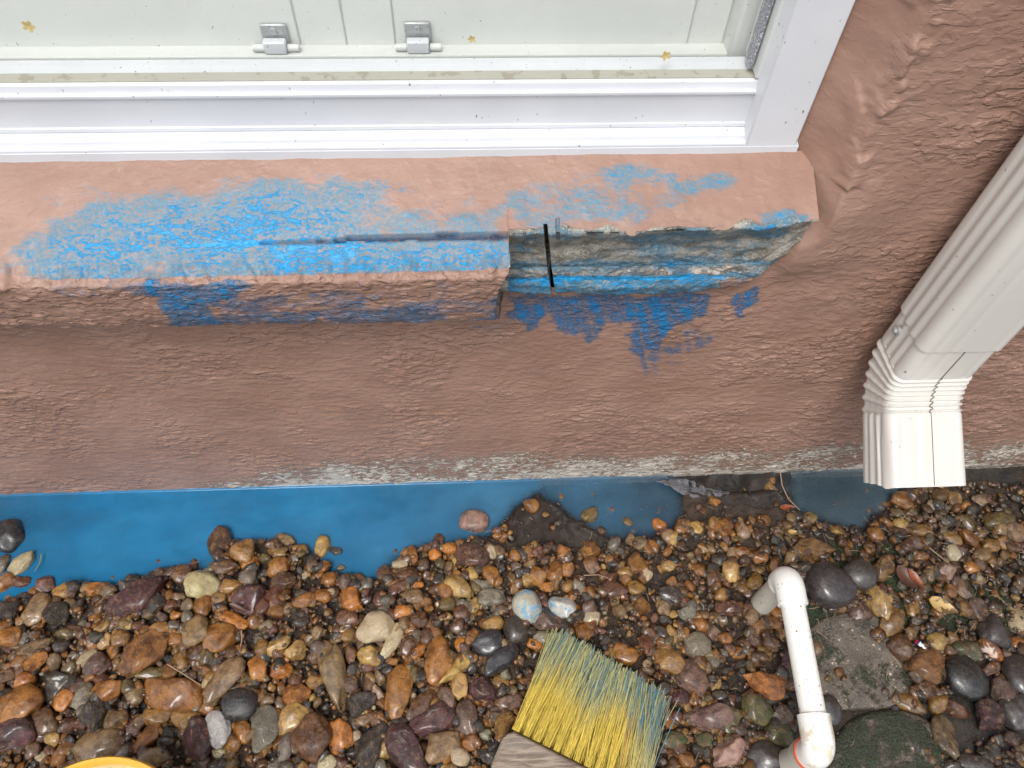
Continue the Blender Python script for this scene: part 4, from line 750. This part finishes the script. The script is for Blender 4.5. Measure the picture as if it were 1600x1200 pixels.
# ================================================================ LEAVES, TWIGS, SCRAP
def leaf(px, py, L, W, ang, mat, lab, curl=.15, z=.014, name='fallen_leaf'):
    p = at_z(px, py, z); k = .80/F; L *= k; W *= k; mb = MB(); n = 12; top, bot = [], []
    for i in range(n+1):
        f = i/n; w_ = W*math.sin(math.pi*f**.8)**.8+.0001
        for s_ in (-1, -.5, 0, .5, 1): top.append(((f-.5)*2*L, s_*w_, curl*L*(4*(f-.5)**2)+abs(s_)*w_*.35))
    m = len(top); mb.v = top+[(x, y, zz-.0006) for x, y, zz in top]
    for i in range(n):
        for j in range(4): a = i*5+j; mb.f += [(a, a+5, a+6, a+1), (m+a, m+a+1, m+a+6, m+a+5)]
    for i in range(n): mb.f += [(i*5, m+i*5, m+i*5+5, i*5+5), (i*5+4, i*5+9, m+i*5+9, m+i*5+4)]
    o = mb.build(name, mat, smooth=True); o.location = p; o.rotation_euler = (.1, .08, -math.radians(ang)); tag(o, lab, 'leaf'); return o
M_LEAFO = plain('rust_leaf', (.26, .065, .022), .4, .5, .7, (.07, .03, .02), 160, dth=.5); M_LEAFT = plain('tan_leaf', (.46, .31, .12), .45, .4, .85, (.08, .045, .02), 110, dth=.53); M_LEAFB = plain('brown_leaf', (.085, .036, .022), .4, .4, .4, (.05, .02, .02), 150, dth=.55)
leaf(1230, 793, 17, 6, 0, M_LEAFO, 'small orange red leaf lying left of the downspout puddle'); leaf(1471, 947, 27, 13, 28, M_LEAFT, 'pale tan curled husk with dark streaks between pebbles', .25, .022)
leaf(1415, 903, 26, 13, 60, M_LEAFB, 'crumpled dark brown leaf right of the slate stones', .3, .024); leaf(1431, 905, 22, 7, 62, M_LEAFO, 'narrow rust leaf standing beside the crumpled brown leaf', .2, .027); leaf(1240, 832, 12, 5, 10, M_LEAFT, 'tiny yellowish leaf above the ochre loaf rock', .1, .012)
leaf(372, 950, 18, 4, 25, M_LEAFB, 'thin brown leaf across the maroon stone on the left', .1, .026)
def twig(pts, r, lab, z=.02, mat=None):
    P_ = [at_z(x, y, z+dz) for x, y, dz in pts]; o0 = P_[0].copy(); mb = MB(); mb.tube([p-o0 for p in P_], [r*(1-.4*i/(len(P_)-1)) for i in range(len(P_))], 7)
    o = mb.build('twig', mat or M_TWIG, smooth=True); o.location = o0; tag(o, lab, 'twig')
M_TWIG = plain('twig_bark', (.24, .15, .09), .5, .3, tint=(.34, .24, .16)); M_REED = plain('green_stalk', (.22, .24, .07), .5, .3)
twig([(1219, 736, .006), (1222, 758, .004), (1232, 780, 0), (1250, 797, -.005)], .0008, 'thin curved stalk rising from the orange leaf to the wall'); twig([(262, 1038, 0), (285, 1052, .003), (314, 1071, .002)], .0009, 'straight brown twig right of the big caramel boulder', .026)
twig([(277, 888, 0), (295, 882, .002), (312, 877, 0)], .0007, 'pale twig at the blue water edge left of the blocky brown stone', .012); twig([(65, 866, .001), (62, 880, .001), (54, 893, 0)], .0008, 'greenish stalk in the water right of the long cream pebble', .004, M_REED)
twig([(1452, 856, 0), (1470, 870, .002), (1485, 882, 0)], .0007, 'fine pale stalk below the downspout among gravel', .018); twig([(912, 899, 0), (935, 898, .002), (950, 903, 0)], .0008, 'short reddish twig among small pebbles right of centre', .016)
twig([(1465, 806, 0), (1474, 795, .003), (1481, 783, .002)], .0007, 'light stalk standing on gravel right of the downspout outlet', .014); twig([(377, 985, .002), (378, 1000, .001), (376, 1010, 0)], .0008, 'short upright twig right of the round amber stone', .026)
sp = at_z(1437, 1006, .018); mb = MB(); mb.box(-.009, .006, -.0055, .004, 0, .0006)
def scrap():
    root = empty('wrapper_scrap', tuple(sp)); root.rotation_euler = (.35, .1, -.75); tag(root, 'torn white wrapper scrap with red and blue end at the slab edge', 'litter')
    for nm, xa_, xb2, col in (('white_part', -.001, .0085, (.62, .62, .62)), ('blue_part', -.003, -.0011, (.03, .06, .28)), ('red_part', -.0055, -.0031, (.45, .02, .03))):
        mb = MB(); n = 5; top = [(xa_+(xb2-xa_)*i/n, s_*(.0024-.0003*i*(xa_ > -.002)+.0007*math.sin(i*2.3+s_*2)), .001*math.sin(i*1.3)+.0008*s_) for i in range(n+1) for s_ in (-1, 1)]; m = len(top)
        mb.v = top+[(x, y, z-.0004) for x, y, z in top]
        for i in range(n): a = 2*i; mb.f += [(a, a+2, a+3, a+1), (m+a, m+a+1, m+a+3, m+a+2), (a, m+a, m+a+2, a+2), (a+1, a+3, m+a+3, m+a+1)]
        mb.f += [(0, 1, m+1, m), (2*n, m+2*n, m+2*n+1, 2*n+1)]
        mb.build(nm, plain(nm+'_foil', col, .3), root, smooth=True)
scrap()
# ================================================================ STEPPING STONES
def slab(name, pts, ztop, th, mat, lab, sm=2.0, dome=0.0):
    pts = [at_z(x, y, ztop) for x, y in pts]; n = len(pts); P_ = []
    for i in range(n):        # Catmull-Rom outline
        p0, p1, p2, p3 = pts[i-1], pts[i], pts[(i+1) % n], pts[(i+2) % n]
        for k in range(8): t = k/8; P_.append(.5*((2*p1)+(-p0+p2)*t+(2*p0-5*p1+4*p2-p3)*t*t+(-p0+3*p1-3*p2+p3)*t**3))
    P_ = np.array(P_); c = P_.mean(0); m = len(P_); V = []; prof_ = [(.0, 0), (.15, 0), (.3, 0), (.45, 0), (.6, 0), (.75, 0), (.86, 0), (.94, -.0006), (.98, -.0022), (1.0, -.006), (1.003, -th)]
    for f, dz in prof_:
        q = c+(P_-c)*f; q[:, 2] = ztop+dz+dome*(1-f*f); q[:, 2] += (fbm(q*60, 301, 3)-.5)*.003; V.append(q)
    V = np.concatenate(V); Fc = [[k*m+j, k*m+(j+1) % m, (k+1)*m+(j+1) % m, (k+1)*m+j] for k in range(len(prof_)-1) for j in range(m)]
    return tag(mesh_np(name, V-c, Fc, mat), lab, 'stepping stone'), c
def slabmat(name, mossy):
    t = NT(name); c = t.co(); n = t.noise(c, 40, 6, .6); f = t.noise(c, 420, 5, .7); vo = t.n('TexVoronoi', {'Vector': c, 'Scale': 190.}).outputs[0]; vc = t.n('TexVoronoi', {'Vector': c, 'Scale': 190.}).outputs[1]
    col = t.mix(t.ramp(n, .35, .65), (.070, .058, .044), (.145, .118, .090)); col = t.mix(t.ramp(f, .58, .66, 0, .4), col, (.33, .26, .2))
    ag = t.ma('MULTIPLY', t.ramp(vo, .38, .30), t.ramp(t.n('SeparateColor', {0: vc}).outputs[0], .62, .64)); col = t.mix(t.ma('MULTIPLY', ag, t.ramp(n, .47, .56)), col, (.48, .39, .30))
    mk = t.ramp(t.ma('ADD', t.noise(c, 24, 7, .7), mossy), .50, .62); col = t.mix(mk, col, t.mix(t.ramp(f, .4, .6), (.006, .010, .004), (.032, .042, .014)))
    h = t.ma('ADD', t.ma('MULTIPLY', f, .8), t.ma('ADD', t.ma('MULTIPLY', ag, .6), t.ma('MULTIPLY', t.ma('MULTIPLY', t.noise(c, 240, 5, .7), mk), 2.2)))
    t.bsdf(Base_Color=col, Roughness=t.ramp(f, .3, .7, .14, .42), Normal=t.bump(h, .0014), Specular_IOR_Level=.6); return t.m
o, c = slab('stepping_stone', [(1262, 985), (1300, 960), (1360, 955), (1395, 985), (1415, 1030), (1432, 1075), (1418, 1100), (1360, 1108), (1300, 1106), (1268, 1080), (1250, 1030)], .003, .03, slabmat('wet_concrete', .0), 'wet brown concrete stepping stone with pale pebble flecks by the white pipe'); o.location = c
o, c = slab('stepping_stone', [(1390, 1108), (1445, 1120), (1482, 1165), (1492, 1225), (1470, 1280), (1395, 1305), (1320, 1285), (1292, 1225), (1300, 1165), (1335, 1122)], .006, .03, slabmat('mossy_concrete', .11), 'round dark mossy stepping stone at the bottom edge right of the pipe', dome=.004); o.location = c
# ================================================================ PVC PIPE
RP = .0133
pv = empty('water_pipe', tuple(at_z(1183, 945, 0))); tag(pv, 'white plastic pipe bent twice, standing out of the gravel beside the stepping stones', 'pipe')
g1 = at_z(1186, 948, .004); best = min(np.linspace(.02, .14, 400), key=lambda z: abs(proj(np.array((g1[0], g1[1], z)))[0]-1231)); ZP = best
c1 = np.array((g1[0], g1[1], ZP)); c2 = at_z(1281, 1172, ZP-.002); dl = nrm(c2-c1); g2 = np.array((c2[0], c2[1], -.01))
def arc(pc, da, db, r, n=10):  # bend at pc from direction da into db
    a_, b__ = pc-da*r, pc+db*r; out = []
    for i in range(n+1):
        t = i/n; out.append((1-t)**2*a_+2*t*(1-t)*pc+t*t*b__)
    return out
up = np.array((0, 0, 1.)); RE = RP*1.24
def fitting(name, corner, din, dout, lin, lout, mat, par):
    mb = MB(); a_ = corner-din*lin; b__ = corner+dout*lout; pts = [a_]+arc(corner, din, dout, RE*.92, 14)+[b__]
    mb.tube(pts, RE, 32, caps=True); o = mb.build(name, mat, par, smooth=True); return o
mb = MB(); mb.tube([g1-up*.03, c1-up*.012], RP*1.02, 28); s = mb.build('riser', M_PVC2, pv, smooth=True); s['label'] = 'dirty grey riser going into the gravel'
fitting('elbow', c1, up, dl, .020, .031, M_PVC, pv)
mb = MB(); mb.tube([c1+dl*.022, c2-dl*.022], RP, 32); mb.build('pipe', M_PVC, pv, smooth=True)
M_PVCST = plain('stained_pvc', (.80, .79, .74), .32, .5, .55, (.50, .38, .20), 55, dth=.54)
e2 = fitting('elbow', c2, dl, -up, .033, .024, M_PVCST, pv); e2['label'] = 'lower elbow with tan stained collar'
mb = MB(); mb.tube([c2-up*.021, g2], RP*1.0, 28); mb.build('riser', M_PVC2, pv, smooth=True)
mb = MB(); mb.tube([c2-up*.0242, c2-up*.0265], RE*1.10, 36); mb.build('orange_ring', M_ORANGE, pv, smooth=True)
mb = MB(); mb.tube([c2-up*.0268, c2-up*.045], RE*1.04, 36); mb.build('socket', M_PVC2, pv, smooth=True)
adopt(pv)
# ================================================================ BRUSH
def bristle_mat():
    t = NT('bristle'); n = t.noise(t.co(), 300, 4, .6); col = t.attr('Col', False); col = t.mix(t.ramp(n, .3, .7, 0, .35), col, t.mix(1.0, col, (.55, .52, .45), 'MULTIPLY'))
    t.bsdf(Base_Color=col, Roughness=.42, Specular_IOR_Level=.45, Subsurface_Weight=.0); return t.m
def wood_mat():
    t = NT('weathered_wood'); c = t.co((.12, 1, 1)); n = t.noise(c, 260, 6, .65, .5); b_ = t.noise(c, 60, 4)
    col = t.mix(t.ramp(n, .35, .65), (.13, .095, .070), (.34, .275, .21)); col = t.mix(t.ramp(b_, .4, .7, 0, .5), col, (.22, .19, .16)); t.bsdf(Base_Color=col, Roughness=.7, Normal=t.bump(n, .0012)); return t.m
bz = .046; b0 = at_z(806, 1142, bz); b1 = at_z(1000, 1240, bz); bd = nrm(b1-b0); bl = np.linalg.norm(b1-b0); t0 = at_z(880, 990, .036); t1 = at_z(1026, 1078, .036)
br = empty('scrub_brush', tuple(b0)); tag(br, 'scrub brush with yellow bristles and blue stained tips, lying on the pebbles', 'brush')
MBR = bristle_mat(); NT_ = 13; R3 = np.random.default_rng(33)
for i in range(NT_):
    for lay in range(3):
        f = (i+(.5 if lay == 1 else 0))/(NT_-1); base_c = b0+(b1-b0)*f+np.array((0, 0, -.013*lay)); tip_c = t0+(t1-t0)*(f*.99)+np.array((0, 0, -.008*lay))
        nb = 46; Vs, Fs, Cs = [], [], []; bs = 0
        for k in range(nb):
            u = R3.normal(0, 1, 3); w1 = base_c+bd*R3.normal(0, .0019)+np.array((0, 0, R3.normal(0, .0018)))
            ln = 1+R3.normal(0, .028)+(-.12 if R3.random() < .12 else 0); dirv = tip_c-base_c
            end = base_c+dirv*ln+bd*R3.normal(0, .0074)+np.array((0, 0, R3.normal(0, .0035)))
            if R3.random() < .025 or (i > 10 and R3.random() < .12): end = end+bd*R3.uniform(.005, .022)
            if i == 0 and R3.random() < .15: end = end-bd*R3.uniform(.0, .012)
            sag = bd*R3.normal(0, .0022)+np.array((0, 0, R3.uniform(-.001, .004)))
            rad = R3.uniform(.00034, .00058); m = 6; d = nrm(end-w1); a = nrm(np.cross(d, up)); b_ = np.cross(d, a)
            ts = np.linspace(0, 1, m); ctr = w1+(end-w1)*ts[:, None]+sag*np.sin(math.pi*ts)[:, None]
            for q in range(3): Vs.append(ctr+rad*(math.cos(q*2.094)*a+math.sin(q*2.094)*b_))
            V = np.stack(Vs[-3:], 1).reshape(-1, 3); del Vs[-3:]; Vs.append(V)
            Fs += [[bs+s_*3+q, bs+s_*3+(q+1) % 3, bs+s_*3+3+(q+1) % 3, bs+s_*3+3+q] for s_ in range(m-1) for q in range(3)]; bs += len(V)
            yel = np.array((.82, .63, .12))*R3.uniform(.75, 1.15); pale = np.array((.60, .60, .33))*R3.uniform(.75, 1.1); tipc = np.array((.27, .33, .29)) if R3.random() < .45 else np.array((.58, .57, .26))
            if R3.random() < (.05 if i < 9 else .16): tipc = np.array((.09, .30, .44))
            if 8 < i < 12 and R3.random() < .05: yel = np.array((.45, .12, .04))
            st = .52+.10*math.sin(i*.9)+R3.normal(0, .06); kk = np.repeat(sstep(st-.12, st+.2, ts), 3)[:, None]; kp = sstep(9, 12.5, i)
            Cs.append((yel*(1-kp*.75)+pale*kp*.75)*(1-kk)+tipc*kk)
        o = mesh_np('bristle_tuft', np.concatenate(Vs), Fs, MBR, br, dict(Col=np.concatenate(Cs)))
# wooden block: long bar, bristles leave its edge
pe_ = nrm(np.cross(up, bd)); pe_ = pe_ if pe_@(t0-b0) > 0 else -pe_
mb = MB(); L0, L1, dep_ = -.010, bl+.06, .047; rings = []
for s_, sh in ((L0, .55), (L0+.003, .82), (L0+.009, 1.0), (L1-.009, 1.0), (L1, .7)):
    ring_ = []
    for (u_, v_) in ((0.004, -.031), (0.0055, -.027), (.0055, -.001), (.003, .006), (-dep_+.003, .006), (-dep_, .002), (-dep_, -.026), (-dep_+.004, -.031)):
        cu = -dep_/2; ring_.append(b0+bd*s_-pe_*.006+pe_*(cu+(u_-cu)*sh)+up*(v_*(.8+.2*sh)))
    rings.append(ring_)
mb.loft(rings); mb.build('block', wood_mat(), br, bevel=.0015)
adopt(br)
# ================================================================ BUCKET
bk = empty('bucket', (0, 0, 0)); zb_ = .10; ctr = at_z(126, 1366, zb_); rad = np.linalg.norm(at_z(126, 1188, zb_)-ctr); bk.location = (ctr[0], ctr[1], 0)
tag(bk, 'yellow plastic bucket of which only the rim shows at the bottom left', 'bucket')
def lathe(prof_, n=96):
    mb = MB(); mb.loft([[(r*math.cos(a), r*math.sin(a), z) for r, z in prof_] for a in np.linspace(0, 2*math.pi, n, endpoint=False)]+[[(r, 0, z) for r, z in prof_]], caps=False); return mb
lathe([(rad*.82, .008), (rad*.965, zb_-.006), (rad*.945, zb_-.006), (rad*.80, .011), (0.001, .011), (0.001, .008)]).build('body', M_YELLOW_IN, bk, smooth=True)
lathe([(rad*.93, zb_-.012), (rad, zb_-.010), (rad*1.0, zb_-.002), (rad*.985, zb_), (rad*.955, zb_), (rad*.94, zb_-.003)]).build('rim', M_YELLOW, bk, smooth=True)
# report duplicates in labels
seen = {}
for o in bpy.data.objects:
    if 'label' in o and o.parent is None: seen.setdefault(o['label'], []).append(o.name)
print('DUP LABELS', [k for k, v in seen.items() if len(v) > 1][:20], 'LONG', [k for k in seen if len(k.split()) > 16], 'stones', len(stones))
